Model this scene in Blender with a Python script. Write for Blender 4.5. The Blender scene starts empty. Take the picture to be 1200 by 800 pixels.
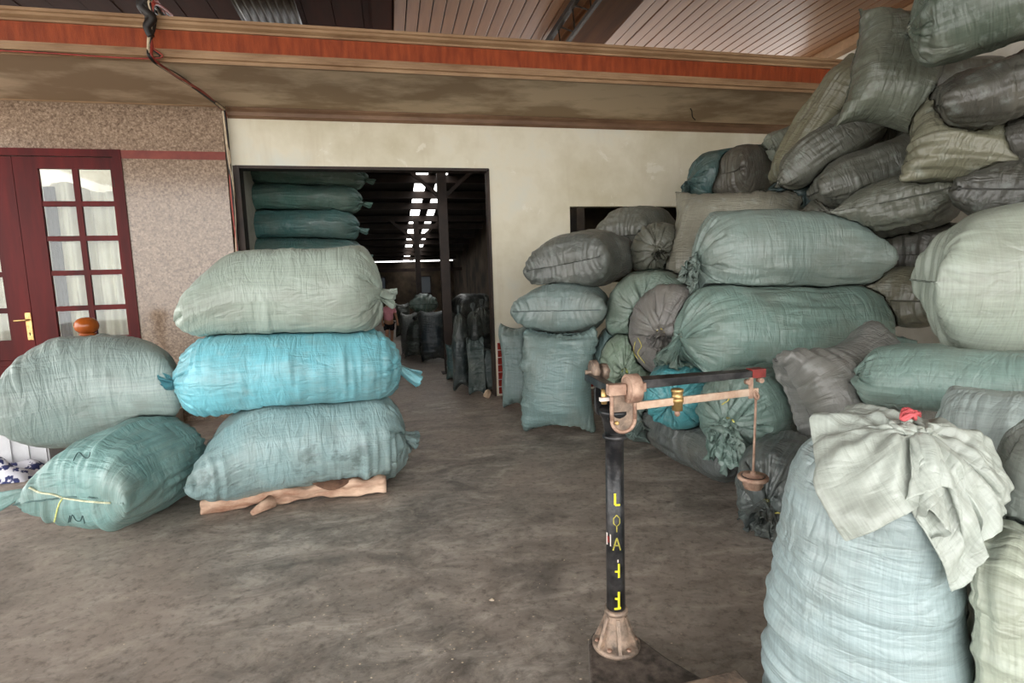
import bpy, bmesh, math, random
import numpy as np
from mathutils import Vector, Matrix
from mathutils.bvhtree import BVHTree
from math import sin, cos, pi, radians
random.seed(7)
SC = bpy.context.scene
COL = SC.collection

# ---------------------------------------------------------------- camera, sky, exposure
CAM_H, FOC = 1.4, 640.0
yaw, pit, rol = radians(12.3), radians(6.7), radians(1.75)
c_f = Vector((sin(yaw)*cos(pit), cos(yaw)*cos(pit), -sin(pit)))
r0 = Vector((cos(yaw), -sin(yaw), 0)); u0 = r0.cross(c_f)
c_r = r0*cos(rol) - u0*sin(rol); c_u = u0*cos(rol) + r0*sin(rol)
cam = bpy.data.objects.new('camera', bpy.data.cameras.new('camera')); COL.objects.link(cam)
mw = Matrix((c_r, c_u, -c_f)).transposed().to_4x4(); mw.translation = (0, 0, CAM_H)
cam.matrix_world = mw
cam.data.sensor_width = 36.0; cam.data.lens = FOC/1200*36; cam.data.clip_start = 0.05; cam.data.clip_end = 300
SC.camera = cam
world = bpy.data.worlds.new('sky'); SC.world = world; world.use_nodes = True
wb = world.node_tree.nodes['Background']
wb.inputs[0].default_value = (1.0, 0.99, 0.97, 1); wb.inputs[1].default_value = 4.2
vs = SC.view_settings
vs.view_transform = 'Standard'; vs.look = 'None'; vs.gamma = 1.0; vs.use_curve_mapping = False
vs.exposure = 0.45

# ---------------------------------------------------------------- helpers
def lin(c):
    return tuple(((v/255/12.92) if v/255 <= 0.04045 else ((v/255 + 0.055)/1.055)**2.4) for v in c) + (1.0,)
def tag(o, label=None, cat=None, group=None, kind=None):
    if label: o['label'] = label
    if cat: o['category'] = cat
    if group: o['group'] = group
    if kind: o['kind'] = kind
    return o
def empty(name, loc=(0, 0, 0), rz=0.0):
    o = bpy.data.objects.new(name, None); COL.objects.link(o); o.location = loc; o.rotation_euler = (0, 0, rz)
    o.empty_display_size = 0.05
    return o
class MB:
    """collects faces, builds ONE mesh object"""
    def __init__(s): s.v = []; s.f = []; s.sm = []
    def add(s, vs_, fs, smooth=False):
        b = len(s.v); s.v += [tuple(v) for v in vs_]; s.f += [tuple(i + b for i in f) for f in fs]; s.sm += [smooth]*len(fs)
        return s
    def box(s, a, b):
        x0, y0, z0 = a; x1, y1, z1 = b
        return s.add([(x0,y0,z0),(x1,y0,z0),(x1,y1,z0),(x0,y1,z0),(x0,y0,z1),(x1,y0,z1),(x1,y1,z1),(x0,y1,z1)],
                     [(3,2,1,0),(4,5,6,7),(0,1,5,4),(1,2,6,5),(2,3,7,6),(3,0,4,7)])
    def bar(s, p, q, w, h, up=(0, 0, 1)):
        p, q = Vector(p), Vector(q); d = (q - p).normalized(); sd = d.cross(Vector(up))
        if sd.length < 1e-4: sd = d.cross(Vector((1, 0, 0)))
        sd.normalize(); up2 = sd.cross(d); vs_ = []
        for c in (p, q):
            for i, j in ((-1,-1),(1,-1),(1,1),(-1,1)): vs_.append(c + sd*i*w/2 + up2*j*h/2)
        return s.add(vs_, [(3,2,1,0),(4,5,6,7),(0,1,5,4),(1,2,6,5),(2,3,7,6),(3,0,4,7)])
    def lathe(s, prof, n=24, center=(0, 0, 0), axis='z', smooth=True, cap=True):
        c = Vector(center); vs_ = []; fs = []
        for r, z in prof:
            for k in range(n):
                a = 2*pi*k/n
                p = {'z': (r*cos(a), r*sin(a), z), 'x': (z, r*cos(a), r*sin(a)), 'y': (r*sin(a), z, r*cos(a))}[axis]
                vs_.append(c + Vector(p))
        for i in range(len(prof) - 1):
            for k in range(n):
                fs.append((i*n + k, i*n + (k+1) % n, (i+1)*n + (k+1) % n, (i+1)*n + k))
        s.add(vs_, fs, smooth)
        if cap:
            b = len(s.v) - len(vs_)
            s.f.append(tuple(b + k for k in range(n))[::-1]); s.sm.append(False)
            s.f.append(tuple(b + (len(prof)-1)*n + k for k in range(n))); s.sm.append(False)
        return s
    def tube(s, pts, rad, n=6, closed=False):
        pts = [Vector(p) for p in pts]; m = len(pts); vs_ = []; fs = []
        nrm = None
        for i, p in enumerate(pts):
            t = (pts[(i+1) % m] - pts[i-1]) if closed else (pts[min(i+1, m-1)] - pts[max(i-1, 0)])
            if t.length < 1e-9: t = Vector((0, 0, 1))
            t.normalize()
            if nrm is None: nrm = t.cross(Vector((0.3, 0.5, 0.81))).normalized()
            nrm = (nrm - t*nrm.dot(t))
            if nrm.length < 1e-6: nrm = t.orthogonal()
            nrm.normalize(); bn = t.cross(nrm)
            r = rad[i] if hasattr(rad, '__len__') else rad
            for k in range(n):
                a = 2*pi*k/n; vs_.append(p + nrm*cos(a)*r + bn*sin(a)*r)
        for i in range(m if closed else m - 1):
            for k in range(n):
                j = (i+1) % m
                fs.append((i*n + k, i*n + (k+1) % n, j*n + (k+1) % n, j*n + k))
        if not closed:
            fs.append(tuple(range(n))[::-1]); fs.append(tuple((m-1)*n + k for k in range(n)))
        return s.add(vs_, fs, True)
    def prism(s, poly, z0, z1):
        n = len(poly); vs_ = [(x, y, z0) for x, y in poly] + [(x, y, z1) for x, y in poly]
        return s.add(vs_, [tuple(range(n))[::-1], tuple(range(n, 2*n))] + [(i, (i+1) % n, n + (i+1) % n, n + i) for i in range(n)])
    def build(s, name, mat, parent=None, origin=None, bevel=0.0):
        me = bpy.data.meshes.new(name); vv = s.v
        if origin is not None:
            o_ = Vector(origin); vv = [Vector(v) - o_ for v in vv]
        me.from_pydata([tuple(v) for v in vv], [], s.f)
        me.polygons.foreach_set('use_smooth', s.sm)
        bm = bmesh.new(); bm.from_mesh(me); bmesh.ops.recalc_face_normals(bm, faces=bm.faces); bm.to_mesh(me); bm.free()
        if mat: me.materials.append(mat)
        o = bpy.data.objects.new(name, me); COL.objects.link(o)
        if origin is not None: o.location = origin
        if parent: o.parent = parent
        if bevel:
            b = o.modifiers.new('edge', 'BEVEL'); b.width = bevel; b.segments = 2; b.limit_method = 'ANGLE'
        return o
def spline(pts, n=8):
    pts = [Vector(p) for p in pts]; out = []
    for i in range(len(pts) - 1):
        p0, p1, p2, p3 = pts[max(i-1, 0)], pts[i], pts[i+1], pts[min(i+2, len(pts)-1)]
        for k in range(n):
            t = k/n
            out.append(0.5*((2*p1) + (p2 - p0)*t + (2*p0 - 5*p1 + 4*p2 - p3)*t*t + (3*p1 - p0 - 3*p2 + p3)*t**3))
    out.append(pts[-1]); return out
def link_mesh(name, me, parent=None, loc=(0, 0, 0), rot=(0, 0, 0)):
    o = bpy.data.objects.new(name, me); COL.objects.link(o); o.location = loc; o.rotation_euler = rot
    if parent: o.parent = parent
    return o

# ---------------------------------------------------------------- materials
class NT:
    def __init__(s, name):
        s.m = bpy.data.materials.new(name); s.m.use_nodes = True; s.t = s.m.node_tree; s.b = s.t.nodes['Principled BSDF']
    def n(s, typ, **kw):
        nd = s.t.nodes.new('ShaderNode' + typ)
        for k, v in kw.items():
            if hasattr(nd, k) and not k.startswith('i_'): setattr(nd, k, v)
            else: nd.inputs[k[2:].replace('_', ' ')].default_value = v
        return nd
    def l(s, a, b): s.t.links.new(a, b)
    def coords(s, scale=(1, 1, 1), rot=(0, 0, 0), kind='Object'):
        tc = s.n('TexCoord'); mp = s.n('Mapping'); mp.inputs['Scale'].default_value = scale; mp.inputs['Rotation'].default_value = rot
        s.l(tc.outputs[kind], mp.inputs[0]); return mp.outputs[0]
    def noise(s, vec, scale, detail=4.0, rough=0.55, dist=0.0):
        nd = s.n('TexNoise'); nd.inputs['Scale'].default_value = scale; nd.inputs['Detail'].default_value = detail
        nd.inputs['Roughness'].default_value = rough; nd.inputs['Distortion'].default_value = dist
        s.l(vec, nd.inputs['Vector']); return nd.outputs['Fac']
    def ramp(s, fac, stops):
        r = s.n('ValToRGB'); e = r.color_ramp.elements
        while len(e) < len(stops): e.new(0.5)
        for el, (p, c) in zip(e, stops): el.position = p; el.color = c if len(c) == 4 else tuple(c) + (1,)
        s.l(fac, r.inputs[0]); return r.outputs[0]
    def mix(s, fac, a, b, mode='MIX'):
        m = s.n('MixRGB', blend_type=mode)
        for v, i in ((fac, 0), (a, 1), (b, 2)):
            if hasattr(v, 'is_linked') or hasattr(v, 'links'): s.l(v, m.inputs[i])
            else: m.inputs[i].default_value = v
        return m.outputs[0]
    def bump(s, h, strength=0.3, dist=0.01, prev=None):
        b = s.n('Bump'); b.inputs['Strength'].default_value = strength; b.inputs['Distance'].default_value = dist
        s.l(h, b.inputs['Height'])
        if prev: s.l(prev, b.inputs['Normal'])
        return b.outputs[0]
    def out(s, color=None, rough=0.6, normal=None, spec=0.4, metal=0.0):
        if color is not None:
            if hasattr(color, 'links'): s.l(color, s.b.inputs['Base Color'])
            else: s.b.inputs['Base Color'].default_value = color
        if hasattr(rough, 'links'): s.l(rough, s.b.inputs['Roughness'])
        else: s.b.inputs['Roughness'].default_value = rough
        s.b.inputs['Specular IOR Level'].default_value = spec; s.b.inputs['Metallic'].default_value = metal
        if normal: s.l(normal, s.b.inputs['Normal'])
        return s.m
def g(v): return (v, v, v, 1)
def surf(name, c1, c2, scale=6, rough=0.6, bump=0.15, stretch=(1, 1, 1), spec=0.35, metal=0.0, detail=6, lo=0.35, hi=0.65, bscale=None):
    t = NT(name); v = t.coords(stretch); f = t.noise(v, scale, detail, 0.6)
    col = t.ramp(f, [(lo, lin(c1)), (hi, lin(c2))])
    nb = t.bump(t.noise(v, bscale or scale*4, 5, 0.6), bump, 0.01) if bump else None
    return t.out(col, rough, nb, spec, metal)
def sack_material(name, stain=False):
    t = NT(name); oi = t.n('ObjectInfo')
    uv1 = t.coords((2.5, 130, 1), kind='UV'); uv2 = t.coords((110, 3.5, 1), kind='UV')
    a = t.noise(uv1, 1.0, 4, 0.6); b = t.noise(uv2, 1.0, 4, 0.6)
    ob = t.coords((1, 1, 1))
    blot = t.noise(ob, 2.6, 5, 0.6); fine = t.noise(ob, 14, 4, 0.6)
    wv = t.mix(0.38, a, b)
    tone = t.ramp(wv, [(0.32, g(0.8)), (0.5, g(1.0)), (0.68, g(1.18))])
    col = t.mix(1.0, oi.outputs['Color'], tone, 'MULTIPLY')
    dirt = t.ramp(blot, [(0.42, g(0)), (0.72, g(0.5))])
    col = t.mix(dirt, col, lin((112, 110, 98)))
    pale = t.ramp(fine, [(0.55, g(0)), (0.8, g(0.3))])
    col = t.mix(pale, col, lin((178, 190, 184)))
    if stain:
        sp = t.ramp(t.noise(ob, 9, 5, 0.65), [(0.54, g(0)), (0.63, g(0.5))])
        msk = t.ramp(t.noise(ob, 1.7, 2, 0.5), [(0.42, g(0)), (0.6, g(1))])
        col = t.mix(t.mix(1.0, sp, msk, 'MULTIPLY'), col, lin((62, 76, 74)))
    n1 = t.bump(wv, 0.3, 0.004)
    def ridge(vec, sc):
        f = t.noise(vec, sc, 3, 0.5, 0.6); m = t.n('Math', operation='SUBTRACT'); t.l(f, m.inputs[0]); m.inputs[1].default_value = 0.5
        ab = t.n('Math', operation='ABSOLUTE'); t.l(m.outputs[0], ab.inputs[0]); return t.ramp(ab.outputs[0], [(0.0, g(0)), (0.13, g(1))])
    ra = ridge(t.coords((4, 16, 1), kind='UV'), 1.0); rb = ridge(t.coords((18, 5, 1), kind='UV'), 1.0)
    mka = t.ramp(t.noise(ob, 3.1, 3, 0.5), [(0.42, g(0)), (0.6, g(1))]); mkb = t.ramp(t.noise(ob, 2.3, 3, 0.5), [(0.45, g(1)), (0.62, g(0))])
    cr = t.mix(0.5, t.mix(mka, g(1), ra), t.mix(mkb, g(1), rb))
    n2 = t.bump(cr, 0.55, 0.012, n1)
    n2 = t.bump(t.noise(t.coords((26, 26, 1), kind='UV'), 1.0, 4, 0.65, 0.5), 0.22, 0.010, n2)
    rg = t.ramp(fine, [(0.3, g(0.28)), (0.7, g(0.46))])
    return t.out(col, rg, n2, 0.5)
M = {}
M['sack'] = sack_material('woven_plastic')
M['sack_stained'] = sack_material('woven_plastic_stained', True)
def solid_obj(name, rough=0.6):
    t = NT(name); oi = t.n('ObjectInfo'); v = t.coords((1, 1, 1))
    col = t.mix(1.0, oi.outputs['Color'], t.ramp(t.noise(v, 60, 3), [(0.3, g(0.7)), (0.7, g(1.2))]), 'MULTIPLY')
    return t.out(col, rough)
M['thread'] = solid_obj('thread')
# concrete floor: swirled trowel streaks, stains and pale dust
t = NT('concrete'); v = t.coords((1, 1, 1), (0, 0, radians(28))); vs2 = t.coords((1.0, 2.0, 1), (0, 0, radians(-24)))
big = t.noise(v, 0.55, 5, 0.6, 0.6); st = t.noise(vs2, 2.6, 9, 0.72, 0.7); fi = t.noise(v, 24, 6, 0.7)
c = t.ramp(st, [(0.32, lin((88, 82, 76))), (0.5, lin((142, 134, 125))), (0.66, lin((192, 183, 172)))])
c = t.mix(t.ramp(big, [(0.42, g(0)), (0.64, g(0.75))]), c, lin((164, 148, 136)))
c = t.mix(t.ramp(t.noise(v, 1.3, 6, 0.6, 1.0), [(0.52, g(0)), (0.7, g(0.6))]), c, lin((84, 78, 72)))
c = t.mix(t.ramp(fi, [(0.3, g(0.6)), (0.5, g(0))]), c, lin((58, 51, 44)))
c = t.mix(t.ramp(t.noise(v, 7, 8, 0.75, 0.4), [(0.52, g(0)), (0.7, g(0.45))]), c, lin((190, 178, 162)))
c = t.mix(t.ramp(t.noise(v, 70, 2, 0.5), [(0.73, g(0)), (0.78, g(0.7))]), c, lin((178, 168, 154)))
M['concrete'] = t.out(c, t.ramp(st, [(0.3, g(0.42)), (0.7, g(0.62))]), t.bump(fi, 0.25, 0.004, t.bump(st, 0.2, 0.01)), 0.4)
# cream lime-washed plaster with runs and stains
t = NT('cream_plaster'); v = t.coords((1, 1, 1)); run = t.noise(t.coords((3.0, 3.0, 0.35)), 1.0, 5, 0.6); bl = t.noise(v, 1.2, 6, 0.62)
c = t.ramp(bl, [(0.3, lin((196, 188, 162))), (0.55, lin((216, 210, 190))), (0.75, lin((208, 210, 200)))])
c = t.mix(t.ramp(run, [(0.54, g(0)), (0.75, g(0.4))]), c, lin((170, 152, 120)))
c = t.mix(t.ramp(t.noise(v, 2.2, 6, 0.7, 0.5), [(0.62, g(0)), (0.66, g(0.6))]), c, lin((226, 222, 208)))
M['cream'] = t.out(c, 0.8, t.bump(t.noise(v, 18, 5), 0.12, 0.01), 0.2)
# polished granite facing
t = NT('granite'); v = t.coords((1, 1, 1)); n1 = t.noise(v, 52, 6, 0.7); n2 = t.noise(v, 110, 3, 0.6)
c = t.ramp(n1, [(0.32, lin((92, 76, 62))), (0.5, lin((138, 118, 100))), (0.66, lin((172, 152, 132)))])
c = t.mix(t.ramp(n2, [(0.56, g(0)), (0.66, g(0.6))]), c, lin((70, 56, 48)))
M['granite'] = t.out(c, 0.14, None, 0.5)
M['maroon'] = surf('maroon_band', (104, 40, 30), (126, 54, 40), 8, 0.3, 0.05)
M['door'] = surf('varnished_door_wood', (58, 8, 8), (92, 18, 16), 5, 0.4, 0.08, (1, 1, 0.12), 0.15)
M['soffit'] = surf('stained_soffit', (160, 138, 112), (208, 188, 160), 1.5, 0.75, 0.08, (0.6, 1, 1), 0.2, lo=0.42, hi=0.56)
M['orange'] = surf('orange_fascia', (116, 46, 16), (148, 66, 28), 3, 0.5, 0.4, (6, 1, 1), 0.3, bscale=40)
M['mould'] = surf('beige_moulding', (122, 92, 64), (160, 130, 98), 6, 0.5, 0.1, (0.3, 1, 1))
M['crown'] = surf('brown_moulding', (104, 78, 58), (134, 104, 80), 6, 0.5, 0.1, (0.3, 1, 1))
M['plank'] = surf('ceiling_plank_laminate', (98, 66, 44), (154, 114, 82), 4, 0.35, 0.06, (1, 0.07, 1), 0.45)
M['darkboard'] = surf('dark_roof_board', (36, 16, 10), (58, 28, 18), 4, 0.7, 0.1, (1, 0.1, 1), 0.08)
M['rafter'] = surf('rafter_wood', (66, 40, 22), (104, 68, 40), 5, 0.7, 0.15, (1, 0.08, 1), 0.08)
M['steel_dark'] = surf('dark_steel', (26, 22, 19), (50, 44, 38), 12, 0.45, 0.15, metal=0.5)
M['plaster_grey'] = surf('grey_plaster', (168, 164, 150), (206, 202, 190), 2, 0.8, 0.1)
M['tile'] = surf('red_glazed_tile', (112, 34, 28), (142, 50, 40), 10, 0.25, 0.05)
M['grout'] = surf('white_grout', (196, 188, 176), (220, 214, 204), 12, 0.8, 0.1)
M['inner'] = surf('dark_warehouse_wall', (44, 38, 32), (98, 84, 68), 1.6, 0.85, 0.1)  # dark mottled brown of the warehouse walls
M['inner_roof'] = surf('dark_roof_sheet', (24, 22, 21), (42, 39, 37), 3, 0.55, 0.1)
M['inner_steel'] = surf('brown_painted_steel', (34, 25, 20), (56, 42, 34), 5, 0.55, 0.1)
M['wood_log'] = surf('split_log_wood', (142, 104, 84), (222, 192, 168), 9, 0.8, 1.0, (0.35, 1, 1), 0.15, bscale=22)
M['bark'] = surf('log_bark', (84, 60, 48), (124, 94, 74), 10, 0.85, 0.6)
M['cast_iron'] = surf('black_painted_iron', (30, 31, 33), (84, 82, 82), 14, 0.32, 0.15, spec=0.5, metal=0.3, lo=0.45, hi=0.75)
M['worn_iron'] = surf('worn_rusty_iron', (92, 82, 74), (164, 142, 124), 22, 0.5, 0.3, metal=0.4)
M['rust'] = surf('rusty_iron', (140, 108, 92), (190, 160, 140), 24, 0.6, 0.3, metal=0.25)
M['brass'] = surf('old_brass', (160, 124, 70), (214, 182, 124), 20, 0.35, 0.1, metal=0.7)
M['steel_bar'] = surf('scraped_steel_bar', (196, 160, 136), (224, 200, 178), 20, 0.4, 0.15, metal=0.4)
M['base_iron'] = surf('speckled_base_iron', (56, 50, 46), (104, 94, 86), 30, 0.6, 0.3)
M['yellow'] = surf('yellow_paint', (206, 196, 30), (232, 224, 60), 30, 0.6, 0.05)
M['yellow_worn'] = surf('worn_yellow_paint', (118, 112, 50), (188, 178, 70), 60, 0.6, 0.05)
M['red_paint'] = surf('red_paint', (92, 30, 26), (128, 46, 40), 20, 0.5, 0.1)
M['sticker'] = surf('white_sticker', (206, 190, 182), (232, 222, 214), 20, 0.5, 0.02)
M['turned_wood'] = surf('orange_varnished_wood', (148, 72, 24), (196, 108, 44), 5, 0.2, 0.03, (1, 1, 0.3), 0.5)
M['curtain'] = surf('cream_curtain', (206, 200, 176), (228, 224, 206), 4, 0.85, 0.05)
M['curtain_dark'] = surf('dark_curtain', (40, 44, 48), (58, 62, 66), 4, 0.85, 0.05)
M['cable_black'] = surf('black_cable', (22, 18, 16), (40, 33, 28), 20, 0.5, 0)
M['cable_red'] = surf('red_cable', (126, 44, 36), (158, 66, 52), 20, 0.5, 0)
M['cable_white'] = surf('white_cable', (170, 150, 124), (196, 178, 150), 20, 0.5, 0)
M['crate'] = surf('pale_plastic', (176, 176, 178), (204, 204, 206), 4, 0.5, 0.03)
M['chip'] = surf('pale_chip', (160, 142, 120), (214, 198, 176), 30, 0.8, 0.2)
M['skin'] = surf('skin', (168, 120, 96), (190, 142, 116), 6, 0.55, 0)
M['pink'] = surf('pink_cotton', (206, 130, 142), (226, 156, 166), 8, 0.85, 0.1)
M['black_cloth'] = surf('black_cotton', (26, 26, 28), (42, 42, 46), 8, 0.85, 0.1)
M['hair'] = surf('dark_hair', (22, 16, 14), (40, 30, 26), 12, 0.5, 0.2)
M['marker'] = surf('marker_ink', (58, 84, 84), (74, 96, 96), 20, 0.8, 0)
M['stone'] = surf('stone', (150, 128, 104), (196, 172, 146), 12, 0.8, 0.3)
t = NT('glass'); tr = t.n('BsdfTransparent'); gl = t.n('BsdfGlossy'); mx = t.n('MixShader'); fr = t.n('Fresnel')
gl.inputs['Roughness'].default_value = 0.03; fr.inputs['IOR'].default_value = 1.5
tr.inputs[0].default_value = (0.93, 0.95, 0.94, 1)
t.l(fr.outputs[0], mx.inputs[0]); t.l(tr.outputs[0], mx.inputs[1]); t.l(gl.outputs[0], mx.inputs[2]); t.l(mx.outputs[0], t.t.nodes['Material Output'].inputs[0]); M['glass'] = t.m
t = NT('dim_glass'); tr = t.n('BsdfTransparent'); df = t.n('BsdfDiffuse'); mx = t.n('MixShader'); tr.inputs[0].default_value = (0.10, 0.11, 0.12, 1)
df.inputs[0].default_value = (0.2, 0.2, 0.19, 1); mx.inputs[0].default_value = 0.4  # dark tint in the far panes holds back the bright sky
t.l(tr.outputs[0], mx.inputs[1]); t.l(df.outputs[0], mx.inputs[2]); t.l(mx.outputs[0], t.t.nodes['Material Output'].inputs[0]); M['dim_glass'] = t.m
t = NT('blue_print_cloth'); v = t.coords((1, 1, 1)); f = t.noise(v, 16, 3, 0.5)
M['print'] = t.out(t.ramp(f, [(0.5, lin((214, 212, 220))), (0.54, lin((44, 50, 96)))]), 0.8)

# ================================================================ the setting
YW = 6.29            # plane of the cream wall
def struct(mb, name, mat, parent=None, **k):
    o = mb.build(name, mat, parent, **k)
    if not parent: o['kind'] = 'structure'
    return o
struct(MB().box((-14, -16, -0.12), (14, 21.5, 0.0)), 'floor', M['concrete'])
# --- cream wall with the wide doorway (x -1.5..1.16) and the small square opening on the right
OX0, OX1, OZ = -1.50, 1.16, 2.63
WX0, WX1, WZ0, WZ1 = 2.12, 3.75, 1.30, 2.21
wb_ = MB()
T = 0.13
wb_.box((-1.56, YW, 0), (OX0, YW+T, 3.4)); wb_.box((OX0, YW, OZ), (OX1, YW+T, 3.4))
wb_.box((OX1, YW, 0), (WX0, YW+T, 3.4)); wb_.box((WX0, YW, 0), (WX1, YW+T, WZ0)); wb_.box((WX0, YW, WZ1), (WX1, YW+T, 3.4))
wb_.box((WX1, YW, 0), (5.4, YW+T, 3.4))
wall_back = struct(wb_, 'wall_back', M['cream'])
# tiled skirting on the cream wall (each tile a part)
MB().box((OX1+0.025, YW-0.012, 0.02), (4.6, YW, 0.64)).build('grout_bed', M['grout'], wall_back)
tm = MB().box((-0.094, -0.012, -0.040), (0.094, 0.006, 0.040)); to = tm.build('tile', M['tile'], wall_back)
to.modifiers.new('edge', 'BEVEL').width = 0.003
tme = to.data; first = True
for rw in range(7):
    for cl in range(7):
        x = OX1 + 0.124 + cl*0.2; z = 0.07 + rw*0.088
        if first: to.location = (x, YW-0.016, z); first = False
        else:
            q = to.copy(); COL.objects.link(q); q.parent = wall_back; q.location = (x, YW-0.016, z)
# jamb lining of the doorway
struct(MB().box((OX1-0.02, YW-0.008, 0), (OX1+0.006, YW+T+0.02, OZ)), 'trim_1', M['inner_steel'])
struct(MB().box((OX0, YW-0.008, OZ-0.025), (OX1, YW+T+0.02, OZ+0.005)), 'trim_2', M['inner_steel'])
struct(MB().box((OX0-0.02, YW-0.02, 0), (OX0+0.04, YW+T+0.02, OZ)), 'trim_3', M['inner_steel'])
# --- granite-faced wall on the left with the door opening (frame edge x -2.52, top 2.76)
DX0, DX1, DZ1, DZ0 = -4.38, -2.52, 2.76, 0.16
gw = MB(); GY = 6.24
gw.box((DX1, GY, 0), (-1.57, YW+0.15, 3.3)); gw.box((-6.6, GY, DZ1), (DX1, YW+0.15, 3.3)); gw.box((-6.6, GY, 0), (DX0, YW+0.15, DZ1))
wall_left = struct(gw, 'wall_left', M['granite'])
MB().box((DX1, GY-0.006, 2.675), (-1.57, GY+0.01, 2.755)).build('maroon_band', M['maroon'], wall_left)
struct(MB().box((-6.6, YW+2.2, 0), (-1.62, YW+2.3, 3.3)).box((-1.7, YW+0.15, 0), (-1.62, YW+2.3, 3.3)), 'wall_house', M['plaster_grey'])
struct(MB().box((-6.6, 5.98, 0), (-2.2, GY, 0.15)), 'door_step', M['grout'])
# --- double door: 2 x 5 panes in each leaf
def make_door():
    root = empty('door_1', ((DX0+DX1)/2, GY+0.03, DZ0)); root['kind'] = 'structure'
    def pb(mb, name, mat, par=None, **k):
        o = mb.build(name, mat, None, **k); o.parent = root; o.matrix_parent_inverse = Matrix.Translation(-root.location)
        return o
    fy0, fy1 = GY-0.012, GY+0.09
    f = MB().box((DX1-0.075, fy0, DZ0), (DX1+0.005, fy1, DZ1)).box((DX0, fy0, DZ0), (DX0+0.075, fy1, DZ1)).box((DX0+0.075, fy0, DZ1-0.07), (DX1-0.075, fy1, DZ1))
    pb(f, 'door_frame', M['door'])
    for (lx0, lx1, rightleaf) in ((-3.45, DX1-0.08, True), (DX0+0.08, -3.455, False)):
        y0, y1 = GY+0.015, GY+0.055
        zs = [0.935, 1.225, 1.575, 1.91, 2.245, 2.575]
        zt = DZ1-0.075; pw = 0.285
        pc = [lx0+0.2, lx0+0.2+pw+0.05] if rightleaf else [lx1-0.2-pw*2-0.05, lx1-0.2-pw]
        leaf = MB()
        leaf.box((lx0, y0, DZ0), (pc[0], y1, zt)); leaf.box((pc[1]+pw, y0, DZ0), (lx1, y1, zt))
        leaf.box((pc[0], y0, zs[5]), (pc[1]+pw, y1, zt)); leaf.box((pc[0], y0, DZ0+0.58), (pc[1]+pw, y1, zs[0])); leaf.box((pc[0], y0, DZ0), (pc[1]+pw, y1, DZ0+0.12))
        lf = pb(leaf, 'door_leaf', M['door'])
        bars = MB().box((pc[0]+pw, y0+0.004, zs[0]), (pc[1], y1-0.004, zs[5]))
        for z in zs[1:5]: bars.box((pc[0], y0+0.006, z-0.025), (pc[1]+pw, y1-0.006, z+0.025))
        pb(bars, 'glazing_bars', M['door'])
        for x in pc:
            for i in range(5):
                a = zs[i] + (0.025 if i else 0); b = zs[i+1] - (0.025 if i < 4 else 0)
                pb(MB().box((x, GY+0.033, a), (x+pw, GY+0.037, b)), 'pane', M['glass'])
        pn = MB().box((pc[0], y0+0.014, DZ0+0.12), (pc[1]+pw, y1-0.01, DZ0+0.58))
        pn.box((pc[0]+0.06, y0+0.004, DZ0+0.18), (pc[1]+pw-0.06, y1-0.012, DZ0+0.52))
        pb(pn, 'lower_panel', M['door'], bevel=0.008)
        # curtain behind the glass
        cu = MB(); n = 90; vs_ = []
        x0c, x1c = pc[0]-0.02, pc[1]+pw+0.02
        for k in range(n+1):
            x = x0c + (x1c-x0c)*k/n; dy = 0.012*sin(x*95) + 0.014*sin(x*52+1) + 0.008*sin(x*23)
            for z in (0.85, 2.42 + 0.05*sin(k/n*pi*2)): vs_.append((x, GY+0.13+dy, z))
        cu.add(vs_, [(2*k, 2*k+2, 2*k+3, 2*k+1) for k in range(n)], True)
        o = pb(cu, 'curtain', M['curtain']); o.modifiers.new('s', 'SOLIDIFY').thickness = 0.004
        dk = MB(); vs_ = []
        for k in range(13):
            x = x0c + 0.105*k/12
            for z in (0.85, 2.42): vs_.append((x, GY+0.10+0.008*sin(k*1.3), z))
        dk.add(vs_, [(2*k, 2*k+2, 2*k+3, 2*k+1) for k in range(12)], True)
        if rightleaf:
            o = pb(dk, 'curtain', M['curtain_dark']); o.modifiers.new('s', 'SOLIDIFY').thickness = 0.004; o['label'] = 'dark edge curtain'
        if not rightleaf:
            hp = MB().box((lx1-0.055, y0-0.008, 0.93), (lx1-0.005, y0, 1.20)); h = pb(hp, 'handle_plate', M['brass'], bevel=0.003)
            hl = MB().tube(spline([(lx1-0.03, y0, 1.13), (lx1-0.03, y0-0.045, 1.13), (lx1-0.07, y0-0.05, 1.128), (lx1-0.13, y0-0.045, 1.125)], 6), 0.009, 8)
            pb(hl, 'handle', M['brass'])
            pb(MB().lathe([(0.006, -0.011), (0.006, -0.007)], 10, (lx1-0.03, y0, 1.0), 'y').box((lx1-0.034, y0-0.011, 0.975), (lx1-0.026, y0-0.007, 1.0)), 'keyhole', M['cable_black'])
        else:
            for z in (0.6, 1.42, 2.4): pb(MB().lathe([(0.011, 0), (0.011, 0.1)], 10, (lx1+0.002, y0-0.006, z)), 'hinge', M['steel_dark'])
    return root
make_door()
# --- soffit slab, fascia beam with mouldings, crown moulding
BY = 5.05
struct(MB().box((-7, BY+0.02, 3.20), (5.4, YW+0.13, 3.46)), 'ceiling_soffit', M['soffit'])
def mould(prof, x0, x1, y, name, mat):
    n = len(prof); vs_ = [(x0, y - d, z) for d, z in prof] + [(x1, y - d, z) for d, z in prof]
    fs = [(i, i+1, n+i+1, n+i) for i in range(n-1)] + [(n-1, 0, n, 2*n-1), tuple(range(n)), tuple(range(n, 2*n))[::-1]]
    return struct(MB().add(vs_, fs), name, mat)
mould([(0, 3.175), (0.0, 3.275), (0.022, 3.275), (0.022, 3.262), (0.036, 3.255), (0.036, 3.238), (0.05, 3.232), (0.05, 3.206), (0.03, 3.2), (0.03, 3.175)], -7, 5.4, BY, 'trim_4', M['mould'])
struct(MB().box((-7, BY-0.012, 3.27), (5.4, BY+0.03, 3.425)), 'trim_5', M['orange'])
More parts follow.
